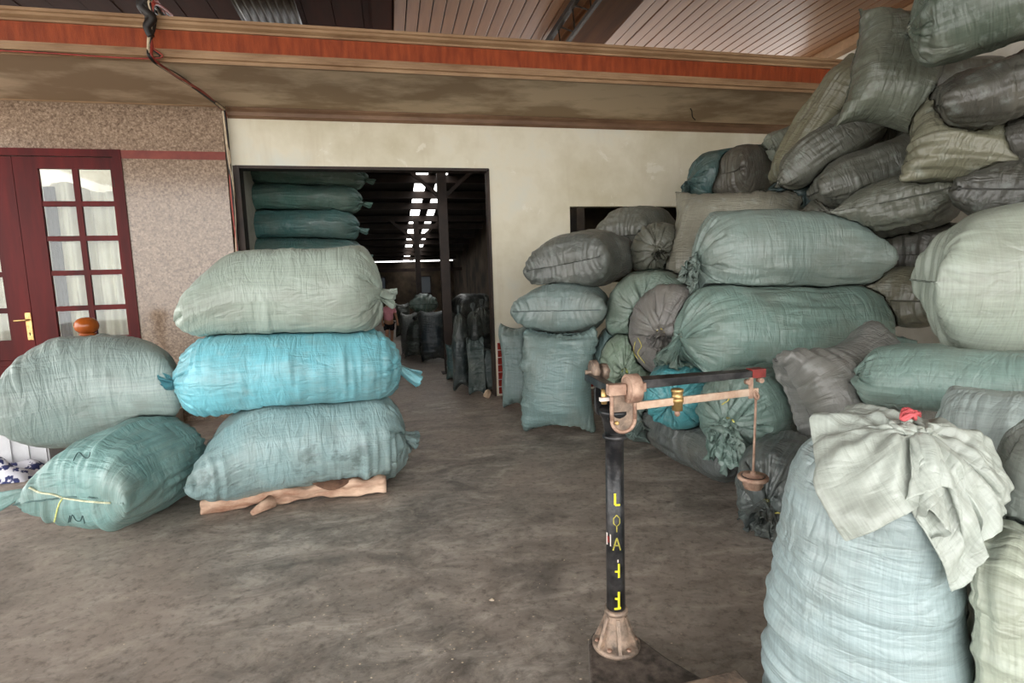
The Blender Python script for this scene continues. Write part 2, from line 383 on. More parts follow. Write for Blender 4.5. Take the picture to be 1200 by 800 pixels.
mould([(0, 3.42), (0.03, 3.42), (0.03, 3.437), (0.018, 3.442), (0.045, 3.458), (0.045, 3.478), (0.06, 3.484), (0.06, 3.505), (-0.03, 3.505), (-0.03, 3.42)], -7, 5.4, BY, 'trim_6', M['mould'])
mould([(0, 3.20), (0.065, 3.20), (0.065, 3.185), (0.035, 3.16), (0.03, 3.125), (0.012, 3.115), (0, 3.10)], -1.53, 5.4, YW, 'trim_7', M['crown'])
struct(MB().box((-7, GY-0.02, 3.19), (-1.57, GY, 3.205)), 'trim_8', M['mould'])
# --- roof: laminated planks on the right, wide dark boards on the left, rafters
CZ = 4.0; YC0, YC1 = -3.6, 6.5  # roof runs on unseen behind the camera, lengthened to shade the upper heap
ceil = struct(MB().box((-7, YC0, CZ+0.05), (5.6, YC1, CZ+0.09)), 'ceiling', M['darkboard'])
pm = MB().box((-0.0575, YC0, 0), (0.0575, YC1, 0.022)); po = pm.build('plank', M['plank'], ceil, bevel=0.006)
k = 0; x = 0.235
while x < 5.35:
    o = po if k == 0 else po.copy()
    if k: COL.objects.link(o); o.parent = ceil
    o.location = (x, 0, CZ + 0.012 + random.uniform(-0.002, 0.002)); x += 0.124; k += 1
dm = MB().box((-0.135, YC0, 0), (0.135, YC1, 0.03)); do = dm.build('board', M['darkboard'], ceil)
k = 0; x = 0.02
while x > -6.8:
    o = do if k == 0 else do.copy()
    if k: COL.objects.link(o); o.parent = ceil
    o.location = (x, 0, CZ + random.uniform(-0.004, 0.004)); x -= 0.277; k += 1
struct(MB().box((1.99, YC0, 3.86), (2.20, YC1, CZ+0.015)).box((2.205, YC0, 3.88), (2.40, YC1, CZ+0.015)), 'trim_9', M['rafter'])
struct(MB().box((-0.03, YC0, 3.9), (0.15, YC1, CZ+0.01)), 'trim_10', M['darkboard'])
struct(MB().box((5.28, YC0, 3.9), (5.4, YC1, CZ+0.02)), 'trim_11', M['mould'])
tr_ = MB().bar((1.83, YC0, 3.95), (1.83, YC1, 3.95), 0.05, 0.05).bar((1.93, YC0, 3.80), (1.93, YC1, 3.80), 0.035, 0.035)
for i in range(21):
    y = YC0 + 0.3 + i*0.45; tr_.bar((1.83, y, 3.95), (1.93, y+0.22, 3.80), 0.014, 0.014).bar((1.93, y+0.22, 3.80), (1.83, y+0.45, 3.95), 0.014, 0.014)
tag(tr_.build('steel_truss', M['steel_dark'], origin=None), 'thin dark steel lattice girder running along the ceiling beside the wooden rafter', 'girder')
# corrugated scrap sheet lying over the beam on the left
cs = MB(); vs_ = []
for k in range(41):
    x = -1.25 + 0.55*k/40
    for y in (5.15, 6.3): vs_.append((x, y, 3.93 + 0.012*sin(k*1.25) - (y-5.15)*0.02))
cs.add(vs_, [(2*k, 2*k+2, 2*k+3, 2*k+1) for k in range(40)], True)
o = cs.build('corrugated_sheet', M['steel_dark']); o.modifiers.new('s', 'SOLIDIFY').thickness = 0.002
tag(o, 'short corrugated metal sheet under the dark roof boards above the orange beam', 'metal sheet')
struct(MB().box((5.4, -3.6, 0), (5.5, YW+0.13, CZ+0.05)), 'wall_right', M['plaster_grey'])  # unseen run behind the camera lengthened with the roof to shade the heap

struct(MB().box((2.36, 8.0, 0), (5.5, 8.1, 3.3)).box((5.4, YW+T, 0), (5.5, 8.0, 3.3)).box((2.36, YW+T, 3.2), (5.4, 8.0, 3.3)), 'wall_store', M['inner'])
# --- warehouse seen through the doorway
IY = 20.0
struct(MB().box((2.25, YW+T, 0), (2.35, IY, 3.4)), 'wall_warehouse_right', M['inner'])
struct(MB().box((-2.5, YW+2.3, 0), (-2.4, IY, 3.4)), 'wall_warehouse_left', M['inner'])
fw = MB(); fwz = 2.06
wins = [(-1.25, -0.75), (-0.6, -0.15), (0.95, 1.45)]; xs = -2.4
for a, b in wins:
    fw.box((xs, IY, 0), (a, IY+0.1, fwz)); fw.box((a, IY, 0), (b, IY+0.1, 0.9)); fw.box((a, IY, 1.55), (b, IY+0.1, fwz)); xs = b
fw.box((xs, IY, 0), (2.3, IY+0.1, fwz))
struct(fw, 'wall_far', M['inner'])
for i, (a, b) in enumerate(wins):
    wn = struct(MB().box((a, IY+0.02, 0.9), (a+0.04, IY+0.07, 1.55)).box((b-0.04, IY+0.02, 0.9), (b, IY+0.07, 1.55)).box((a+0.04, IY+0.02, 1.51), (b-0.04, IY+0.07, 1.55)).box((a+0.04, IY+0.02, 0.9), (b-0.04, IY+0.07, 0.94)), 'window_%d' % (i+1), M['inner_steel'])
    MB().box((a+0.04, IY+0.04, 0.94), (b-0.04, IY+0.045, 1.51)).build('pane', M['dim_glass'], wn)
def roof_z(y): return 3.36 - (y - 6.42)*0.092
rf = MB()
slots = [(0.50, 0.70), (0.86, 1.02)]; xs = -2.5
def rpan(a, b, y0=6.42, y1=IY+0.15):
    rf.add([(a, y0, roof_z(y0)), (b, y0, roof_z(y0)), (b, y1, roof_z(y1)), (a, y1, roof_z(y1)), (a, y0, roof_z(y0)+0.03), (b, y0, roof_z(y0)+0.03), (b, y1, roof_z(y1)+0.03), (a, y1, roof_z(y1)+0.03)],
           [(3,2,1,0),(4,5,6,7),(0,1,5,4),(1,2,6,5),(2,3,7,6),(3,0,4,7)])
rpan(-2.5, 0.50); rpan(0.70, 0.86); rpan(1.02, 2.35)
for a, b in slots: rpan(a, b, 6.42, 7.2)
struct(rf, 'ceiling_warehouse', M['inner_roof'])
gl = empty('skylight_strip', (0.6, 13, 3)); gl['kind'] = 'structure'
for i, y in enumerate([7.6, 8.6, 9.25, 10.3, 11.2, 12.4, 13.3, 14.6, 15.6, 16.9, 17.8, 18.9]):
    tag(MB().box((-2.4, y-0.05, roof_z(y)-0.13), (2.25, y+0.05, roof_z(y)-0.005)).build('purlin', M['inner_steel'], origin=(0, y, roof_z(y)-0.07)), ['steel purlin nearest the doorway under the warehouse roof', 'second steel purlin from the doorway', 'third steel purlin from the doorway', 'fourth steel purlin from the doorway', 'fifth steel purlin from the doorway', 'sixth steel purlin from the doorway', 'seventh steel purlin from the doorway', 'sixth steel purlin from the far wall', 'fifth steel purlin from the far wall', 'fourth steel purlin from the far wall', 'third steel purlin from the far wall', 'steel purlin close to the far wall'][i] + ' crossing the skylight strip', 'purlin', 'roof purlins of the warehouse')
bpy.data.objects.remove(gl)
def column(x, y, w, label):
    r = empty('steel_column', (x, y, 0)); tag(r, label, 'column')
    h = roof_z(y) - 0.14
    MB().box((-w/2, -w/2, 0.012), (w/2, w/2, h)).build('shaft', M['inner_steel'], r)
    MB().box((-w*0.9, -w*0.9, 0), (w*0.9, w*0.9, 0.012)).build('base_plate', M['inner_steel'], r)
    MB().bar((0, 0, h-0.5), (0.55, 0, h-0.02), 0.05, 0.05).bar((0, 0, h-0.5), (-0.55, 0, h-0.02), 0.05, 0.05).build('brace', M['inner_steel'], r)
column(0.80, 8.15, 0.13, 'thick dark steel column standing among the sacks inside the doorway')
column(0.60, 12.0, 0.11, 'thinner steel column farther back under the skylight strip')
tag(MB().bar((-2.4, 17.5, 1.72), (2.25, 17.5, 1.72), 0.08, 0.1).build('tie_beam', M['inner_steel'], origin=(0, 17.5, 1.72)), 'dark horizontal tie beam crossing in front of the far warehouse wall', 'beam')

# ================================================================ woven sacks
def stretch(A, B, rest, kc=0.35):
    d = B - A; l = np.sqrt((d*d).sum(-1)); e = (l - rest)/np.maximum(l, 1e-9)
    e *= np.where(e > 0, 0.5, 0.5*kc)
    d *= e[..., None]; A += d; B -= d
def sim_sack(L=1.45, W=0.95, h=0.5, ends='st', seed=0, n=40, tuft=0.24, tie_r=0.03, press=1.0, steps=(80, 60), blunt=0.7):
    """inflate a flat woven tube (length L, flat width W) whose ends are sewn (s) or tied (t)"""
    rng = np.random.default_rng(seed)
    ext = [tuft if e == 't' else 0.0 for e in ends]
    LT = L + ext[0] + ext[1]
    N = 2*(n//2); M = int(round(n*LT/(2*W)*0.95)) + 1
    s = np.linspace(-ext[0], L + ext[1], M); th = np.arange(N)/N*2*np.pi
    P = np.zeros((M, N, 3))
    P[:, :, 0] = (s - L/2)[:, None]
    q = np.clip(np.minimum(s, L - s)/(0.3*L), 0, 1)[:, None]
    P[:, :, 1] = W*0.46*np.cos(th)
    P[:, :, 2] = W*0.11*np.sin(th)*(0.15 + 0.85*q)
    P += rng.normal(0, 0.006, P.shape); V = np.zeros_like(P)
    for lev in (0, 1):
        M, N, _ = P.shape
        s = np.linspace(-ext[0], L + ext[1], M)
        du = LT/(M - 1); dv = 2*W/N; dd = np.hypot(du, dv)
        body = ((s > 0.01) & (s < L - 0.01)).astype(float)[:, None, None]
        ks = (int(np.argmin(abs(s))), int(np.argmin(abs(s - L))))
        wav = 1 + 0.25*np.cos(np.arange(N)/N*2*np.pi*9 + seed)
        half = np.arange(1, N//2); opp = N - half
        for it in range(steps[lev]):
            f = it/(steps[lev] - 1)
            di = np.empty_like(P); di[1:-1] = P[2:] - P[:-2]; di[0] = P[1] - P[0]; di[-1] = P[-1] - P[-2]
            dj = np.roll(P, -1, 1) - np.roll(P, 1, 1)
            nr = np.cross(di, dj)/(4*du*dv)
            V *= 0.9 if f < 0.7 else 0.8
            V -= nr*body*press*(0.0022 if lev == 0 else 0.0012)
            V[:, :, 2] -= (1 - body[:, :, 0])*0.00012
            X = P + V
            k = 0.02 if lev == 0 else 0.008
            X += (np.roll(X, 1, 1) + np.roll(X, -1, 1) - 2*X)*k
            X[1:-1] += (X[2:] + X[:-2] - 2*X[1:-1])*k
            for sw in range(4):
                for o in (0, 1):
                    m = (M - o)//2
                    stretch(X[o:o+2*m:2], X[o+1:o+2*m:2], du)
                stretch(X[:, 0::2], X[:, 1::2], dv)
                B = np.roll(X, -1, 1); stretch(B[:, 0::2], B[:, 1::2], dv); X = np.roll(B, 1, 1)
                for o in (0, 1):
                    m = (M - o)//2
                    for sh in (1, -1):
                        b = np.roll(X[o+1:o+2*m:2], -sh, 1)
                        stretch(X[o:o+2*m:2], b, dd, 0.25); X[o+1:o+2*m:2] = np.roll(b, sh, 1)
                for e in (0, 1):
                    if ends[e] == 's':
                        kk = 0 if e == 0 else M - 1
                        av = 0.5*(X[kk, half] + X[kk, opp]); X[kk, half] = av; X[kk, opp] = av
                    else:
                        R = tie_r + (0.35*W*(1 - min(1, f*2)) if lev == 0 else 0)
                        c = X[ks[e]].mean(0); d = X[ks[e]] - c; l = np.linalg.norm(d, axis=1)
                        X[ks[e]] = c + d*np.minimum(1, R*wav/np.maximum(l, 1e-6))[:, None]
                        X[ks[e], :, 0] = X[ks[e], :, 0]*0.3 + 0.7*X[ks[e], :, 0].mean()
                hh = h/2 + (0.1*(1 - min(1, f*2)) if lev == 0 else 0)
                X[:, :, 2] = np.clip(X[:, :, 2], -hh, hh)
            V = X - P; vl = np.linalg.norm(V, axis=2, keepdims=True); V *= np.minimum(1, 0.03/np.maximum(vl, 1e-9)); P = X
        if lev == 0:
            Q = np.empty((2*M - 1, N, 3)); Q[0::2] = P; Q[1::2] = 0.5*(P[1:] + P[:-1])
            R = np.empty((2*M - 1, 2*N, 3)); R[:, 0::2] = Q; R[:, 1::2] = 0.5*(Q + np.roll(Q, -1, 1))
            P = R + rng.normal(0, 0.003, R.shape); V = np.zeros_like(P)
    # a well-stuffed sack: sewn ends fill out bluntly, their corners are pulled in
    hz = (P[:, :, 2].max(1) - P[:, :, 2].min(1))/2; hm = hz.max(); mid = (P[:, :, 2].max(1) + P[:, :, 2].min(1))/2
    for e in (0, 1):
        if ends[e] == 's':
            dist = s if e == 0 else L - s
            tgt = hm*np.clip(1 - np.clip(1 - dist/(0.42*L), 0, 1)**2.6, 0, 1)**0.62
            new = np.maximum(hz, (1 - blunt)*hz + blunt*tgt); near = dist < 0.42*L
            f = np.where(near & (hz > 1e-3), new/np.maximum(hz, 1e-3), 1.0); f = np.minimum(f, 3.0)
            P[:, :, 2] = mid[:, None] + (P[:, :, 2] - mid[:, None])*f[:, None]
            P[:, :, 1] *= (1 - 0.22*blunt*np.exp(-np.maximum(dist, 0)/0.10))[:, None]
    lo, hi = P[ks[0]:ks[1]+1].min((0, 1)), P[ks[0]:ks[1]+1].max((0, 1))
    P = (P - (lo + hi)/2)
    return dict(P=P, ks=ks, size=hi - lo, s=s, W=W, L=L, ends=ends)
PROTO_SPEC = dict(
    long_st=dict(L=1.45, W=0.95, h=0.5, ends='st', seed=1),
    long_tt=dict(L=1.5, W=0.9, h=0.52, ends='tt', seed=2),
    pillow=dict(L=1.3, W=0.95, h=0.48, ends='ss', seed=3),
    round_tt=dict(L=1.3, W=1.0, h=0.62, ends='tt', seed=4, tuft=0.26),
    fat_st=dict(L=1.2, W=0.95, h=0.6, ends='st', seed=5, tuft=0.26, press=0.7),
    slim_ss=dict(blunt=0.4, L=1.15, W=0.8, h=0.36, ends='ss', seed=6, press=0.7),
    loose_ss=dict(L=1.2, W=0.85, h=0.46, ends='ss', seed=7, press=0.45, blunt=0.9),
    plump=dict(L=1.25, W=0.95, h=0.54, ends='ss', seed=9, press=0.8, blunt=0.95),
    cornered=dict(L=1.2, W=0.95, h=0.42, ends='ss', seed=11, press=0.8, blunt=0.12),
    slack_tt=dict(L=1.2, W=0.9, h=0.5, ends='tt', seed=8, press=0.4, tuft=0.28),
)
PROTO = {k: sim_sack(**v) for k, v in PROTO_SPEC.items()}

def fnoise(shape, du, dv, lu, lv, rng):
    """smooth noise with correlation lengths lu (along) and lv (around) in metres, unit variance"""
    m, n = shape; w = rng.normal(size=(m, n))
    fu = np.fft.fftfreq(m, du)[:, None]; fv = np.fft.fftfreq(n, dv)[None, :]
    k = np.exp(-((fu*lu)**2 + (fv*lv)**2)*4.0)
    x = np.fft.ifft2(np.fft.fft2(w)*k).real
    return x/max(x.std(), 1e-9)
def upsample(P):
    Mr, N, _ = P.shape
    E = np.concatenate([2*P[:1] - P[1:2], P, 2*P[-1:] - P[-2:-1]])
    Q = np.empty((2*Mr - 1, N, 3)); Q[0::2] = P; Q[1::2] = (-E[:-3] + 9*E[1:-2] + 9*E[2:-1] - E[3:])/16
    R = np.empty((2*Mr - 1, 2*N, 3)); R[:, 0::2] = Q
    R[:, 1::2] = (-np.roll(Q, 1, 1) + 9*Q + 9*np.roll(Q, -1, 1) - np.roll(Q, -2, 1))/16
    return R
def grid_mesh(name, P, UV, closed=True):
    m, n, _ = P.shape; idx = np.arange(m*n).reshape(m, n); a, b = idx[:-1], idx[1:]
    F = np.stack([a, np.roll(a, -1, 1), np.roll(b, -1, 1), b], -1).reshape(-1, 4)
    ju = np.broadcast_to(np.arange(n), (m-1, n)); iu = np.broadcast_to(np.arange(m-1)[:, None], (m-1, n))
    U, dv = UV
    uv = np.stack([np.stack([U[iu], ju*dv], -1), np.stack([U[iu], (ju+1)*dv], -1), np.stack([U[iu+1], (ju+1)*dv], -1), np.stack([U[iu+1], ju*dv], -1)], 2).reshape(-1, 2)
    me = bpy.data.meshes.new(name); nf = len(F)
    me.vertices.add(m*n); me.vertices.foreach_set('co', P.astype(np.float32).ravel())
    me.loops.add(nf*4); me.loops.foreach_set('vertex_index', F.astype(np.int32).ravel())
    me.polygons.add(nf); me.polygons.foreach_set('loop_start', np.arange(0, nf*4, 4, dtype=np.int32))
    me.polygons.foreach_set('use_smooth', np.ones(nf, dtype=bool))
    l = me.uv_layers.new(name='UVMap'); l.data.foreach_set('uv', uv.astype(np.float32).ravel())
    me.update(); me.validate()
    return me
def rot3(an):
    a, t_, r_ = (radians(v) for v in an)
    Rz = np.array([[cos(a), -sin(a), 0], [sin(a), cos(a), 0], [0, 0, 1]])
    Ry = np.array([[cos(t_), 0, -sin(t_)], [0, 1, 0], [sin(t_), 0, cos(t_)]])
    Rx = np.array([[1, 0, 0], [0, cos(r_), -sin(r_)], [0, sin(r_), cos(r_)]])
    return Rz @ Ry @ Rx
SACK_OBJ = {}
PLACED = []
LOW = ('R1', 'R2', 'R3', 'R8', 'R9', 'R10', 'R10b', 'R10c', 'R11', 'R12', 'R13', 'R14', 'R15', 'R16', 'R17', 'R18', 'R19', 'R20', 'R21', 'R39', 'R41')      # lower heap sacks; the rest of the heap gets shade darkened into its colour
def clamp_room(X, key):
    X[:, :, 2] = np.maximum(X[:, :, 2], 0.004)
    if key[0] == 'R': X[:, :, 1] = np.minimum(X[:, :, 1], YW-0.03)
    if key[0] in 'IN': X[:, :, 1] = np.maximum(X[:, :, 1], YW+T+0.03)
    return X
def settle(X, ks, c, key):
    """press the sack against the floor, the walls and the sacks already in place"""
    X = clamp_room(X, key)
    lo, hi_ = X.min((0, 1)), X.max((0, 1))
    for (tree, lo2, hi2, c2) in PLACED:
        if (lo > hi2).any() or (hi_ < lo2).any(): continue
        m = ((X > lo2) & (X < hi2)).all(2); ii = np.argwhere(m)
        if not len(ii): continue
        d = Vector(c - c2).normalized(); D = np.zeros_like(X); hitm = np.zeros(m.shape, bool)
        for i, j in ii:
            q = Vector(X[i, j]); loc, nrm, _, dist = tree.find_nearest(q)
            if loc is None or (q - loc).dot(nrm) > 0: continue
            h = tree.ray_cast(q + d*1e-4, d)
            if h[0] is None: continue
            D[i, j] = (h[0] - q) + d*0.010; hitm[i, j] = True
        if not hitm.any(): continue
        Sm = D.copy()
        for _ in range(6):
            E = np.concatenate([Sm[:1], Sm, Sm[-1:]])
            Sm = 0.25*(E[:-2] + E[2:] + np.roll(Sm, 1, 1) + np.roll(Sm, -1, 1)); Sm[hitm] = D[hitm]
        X = X + Sm
    return clamp_room(X, key)
def touch_up(X, ks, c, key):
    """clear what is left of shallow contact after the wrinkles are in, then register the sack"""
    for rep in range(3):
        lo, hi_ = X.min((0, 1)), X.max((0, 1)); flat = X.reshape(-1, 3)
        for (tree, lo2, hi2, c2) in PLACED:
            if (lo > hi2).any() or (hi_ < lo2).any(): continue
            for i in np.flatnonzero(((flat > lo2) & (flat < hi2)).all(1)):
                q = Vector(flat[i]); loc, nrm, _, dist = tree.find_nearest(q, 0.06)
                if loc is None: continue
                if (q - loc).dot(nrm) < 0.007: flat[i] = loc + nrm*0.011
        X = flat.reshape(X.shape)
    X = clamp_room(X, key)
    B = X[ks[0]:ks[1]+1]; m_, n_, _ = B.shape; idx = np.arange(m_*n_).reshape(m_, n_); a, b = idx[:-1], idx[1:]
    F = np.stack([a, np.roll(a, -1, 1), np.roll(b, -1, 1), b], -1).reshape(-1, 4)
    PLACED.append((BVHTree.FromPolygons(B.reshape(-1, 3).tolist(), F.tolist()), B.min((0, 1)), B.max((0, 1)), c))
    return X
def make_sack(key, proto, c, dims, ang, color, label, group, seed=0, wr='mix', amp=1.0, hi=True, sag=0.0, cord=None, mat='sack', tuft=0.6, ta=None, tb=None, droop=0.0, flare=0.0):
    p = PROTO[proto]; rng = np.random.default_rng(100 + seed)
    P = p['P'].copy(); ks = p['ks']; size = p['size']; S = p['s']
    if rng.random() < 0.5: P = P*np.array([1, -1, 1]); P = P[:, ::-1]
    mr, n, _ = P.shape
    if tuft != 1.0:
        for rows, ring in ((slice(0, ks[0]), ks[0]), (slice(ks[1]+1, mr), ks[1])):
            cc = P[ring].mean(0); P[rows] = cc + (P[rows] - cc)*tuft
            if flare: P[rows] = cc + (P[rows] - cc)*np.array([0.45, 1 + flare, 1 + flare]) + 0.012*rng.normal(size=P[rows].shape)*np.array([1, 0.5, 0.5])
    X = P/size*np.array(dims)
    xn = X[:, :, 0]/(dims[0]/2)
    X[:, :, 2] -= sag*xn**2 - sag*0.33 + droop*np.clip((-xn - 0.35)/0.65, 0, 1)**1.5
    X[:, :, 2] += 0.03*dims[2]*np.sin(xn*2.1 + rng.uniform(0, 6)); X[:, :, 1] += 0.03*dims[1]*np.sin(xn*2.4 + rng.uniform(0, 6))
    X = X @ rot3(ang).T + np.array(c)
    for off, rows, ring in ((ta, slice(0, ks[0]), ks[0]), (tb, slice(ks[1]+1, mr), ks[1])):
        if off is not None:
            q = np.linalg.norm(X[rows] - X[ring].mean(0), axis=2)/0.2; X[rows] += np.array(off)*(q**1.4)[:, :, None]
    X = settle(X, ks, np.array(c), key)
    if hi: X = upsample(X); ks = (ks[0]*2, ks[1]*2); S = np.linspace(S[0], S[-1], X.shape[0])
    mr, n, _ = X.shape
    du = (S[1]-S[0])*dims[0]/size[0]; dv = 2*p['W']/n*dims[1]/size[1]
    di = np.gradient(X, axis=0); dj = np.roll(X, -1, 1) - np.roll(X, 1, 1)
    nr = -np.cross(di, dj); nr /= np.maximum(np.linalg.norm(nr, axis=2, keepdims=True), 1e-9)
    # lumps, creases, pleats that run out from tied ends, puckers along sewn ends
    d = 0.007*fnoise((mr, n), du, dv, 0.28, 0.28, rng) + 0.0035*fnoise((mr, n), du, dv, 0.10, 0.10, rng)
    ca = fnoise((mr, n), du, dv, 0.035, 0.35, rng); cb = fnoise((mr, n), du, dv, 0.35, 0.035, rng)
    wa, wb2 = {'mix': (0.7, 0.7), 'around': (1.3, 0.25), 'along': (0.25, 1.3)}[wr]
    mk = np.clip(0.55 + 0.7*fnoise((mr, n), du, dv, 0.25, 0.25, rng), 0, 1.5)
    d += mk*0.006*(wa*(np.abs(ca) - 0.8) + wb2*(np.abs(cb) - 0.8))
    for e in (0, 1):
        dist = np.abs(np.arange(mr) - ks[e])[:, None]*du
        if p['ends'][e] == 't':
            ph = fnoise((mr, n), du, dv, 0.5, 0.025, rng)
            d += 0.012*np.exp(-dist/0.17)*np.abs(ph)*np.clip(dist/0.03, 0, 1) - 0.004*np.exp(-dist/0.16)
        else:
            ph = fnoise((mr, n), du, dv, 0.4, 0.025, rng)
            d += 0.007*np.exp(-dist/0.12)*ph*np.clip(dist/0.015, 0, 1)
    body = np.zeros((mr, 1)); body[ks[0]:ks[1]+1] = 1.0
    X = X + nr*(d*amp*(0.35 + 0.65*body))[:, :, None]
    X = clamp_room(X, key); X = touch_up(X, ks, np.array(c), key)
    org = np.array([c[0], c[1], X[ks[0]:ks[1]+1, :, 2].min()])
    X -= org
    U = S*dims[0]/size[0]
    root = bpy.data.objects.new('woven_sack', grid_mesh('woven_sack', X[ks[0]:ks[1]+1], (U[ks[0]:ks[1]+1], dv))); COL.objects.link(root)
    grey = sum(color)/3; kk, dk = {'R': (0.16, 0.95) if key in LOW else (0.24, 0.74), 'I': (0.2, 0.62), 'N': (0.1, 0.95)}.get(key[0], (0.08, 1.0))  # dk darkens the upper heap's colours in place of shade
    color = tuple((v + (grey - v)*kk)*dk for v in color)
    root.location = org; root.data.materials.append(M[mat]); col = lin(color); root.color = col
    tag(root, label, 'sack', group)
    SACK_OBJ[key] = root
    for e, rows, ring in ((0, slice(0, ks[0]+1), ks[0]), (1, slice(ks[1], mr), ks[1])):
        if p['ends'][e] == 't':
            me = grid_mesh('tuft', X[rows], (U[rows], dv)); me.materials.append(M[mat])
            o = link_mesh('tuft', me, root); o.color = col
            st = max(1, n//40)
            cc = X[ring].mean(0); pts = [Vector(cc + (q - cc)*1.05) for q in X[ring][::st]]
            o = MB().tube(pts, 0.007, 5, True).build('tie_cord', M['thread'], root); o.color = lin(cord or (150, 150, 132))
        else:
            pts = [Vector(q) for q in X[ring][0:n//2+1:(2 if hi else 3)]]
            o = MB().tube(pts, 0.0055, 5).build('seam', M['thread'], root); o.color = tuple(v*0.55 for v in col[:3]) + (1,)
    return root
TEAL, CYAN, GREY = (116, 150, 148), (104, 186, 198), (150, 164, 152)
G1, G2, G3 = 'sacks stacked on the left', 'sacks heaped on the right', 'sacks stored in the warehouse'
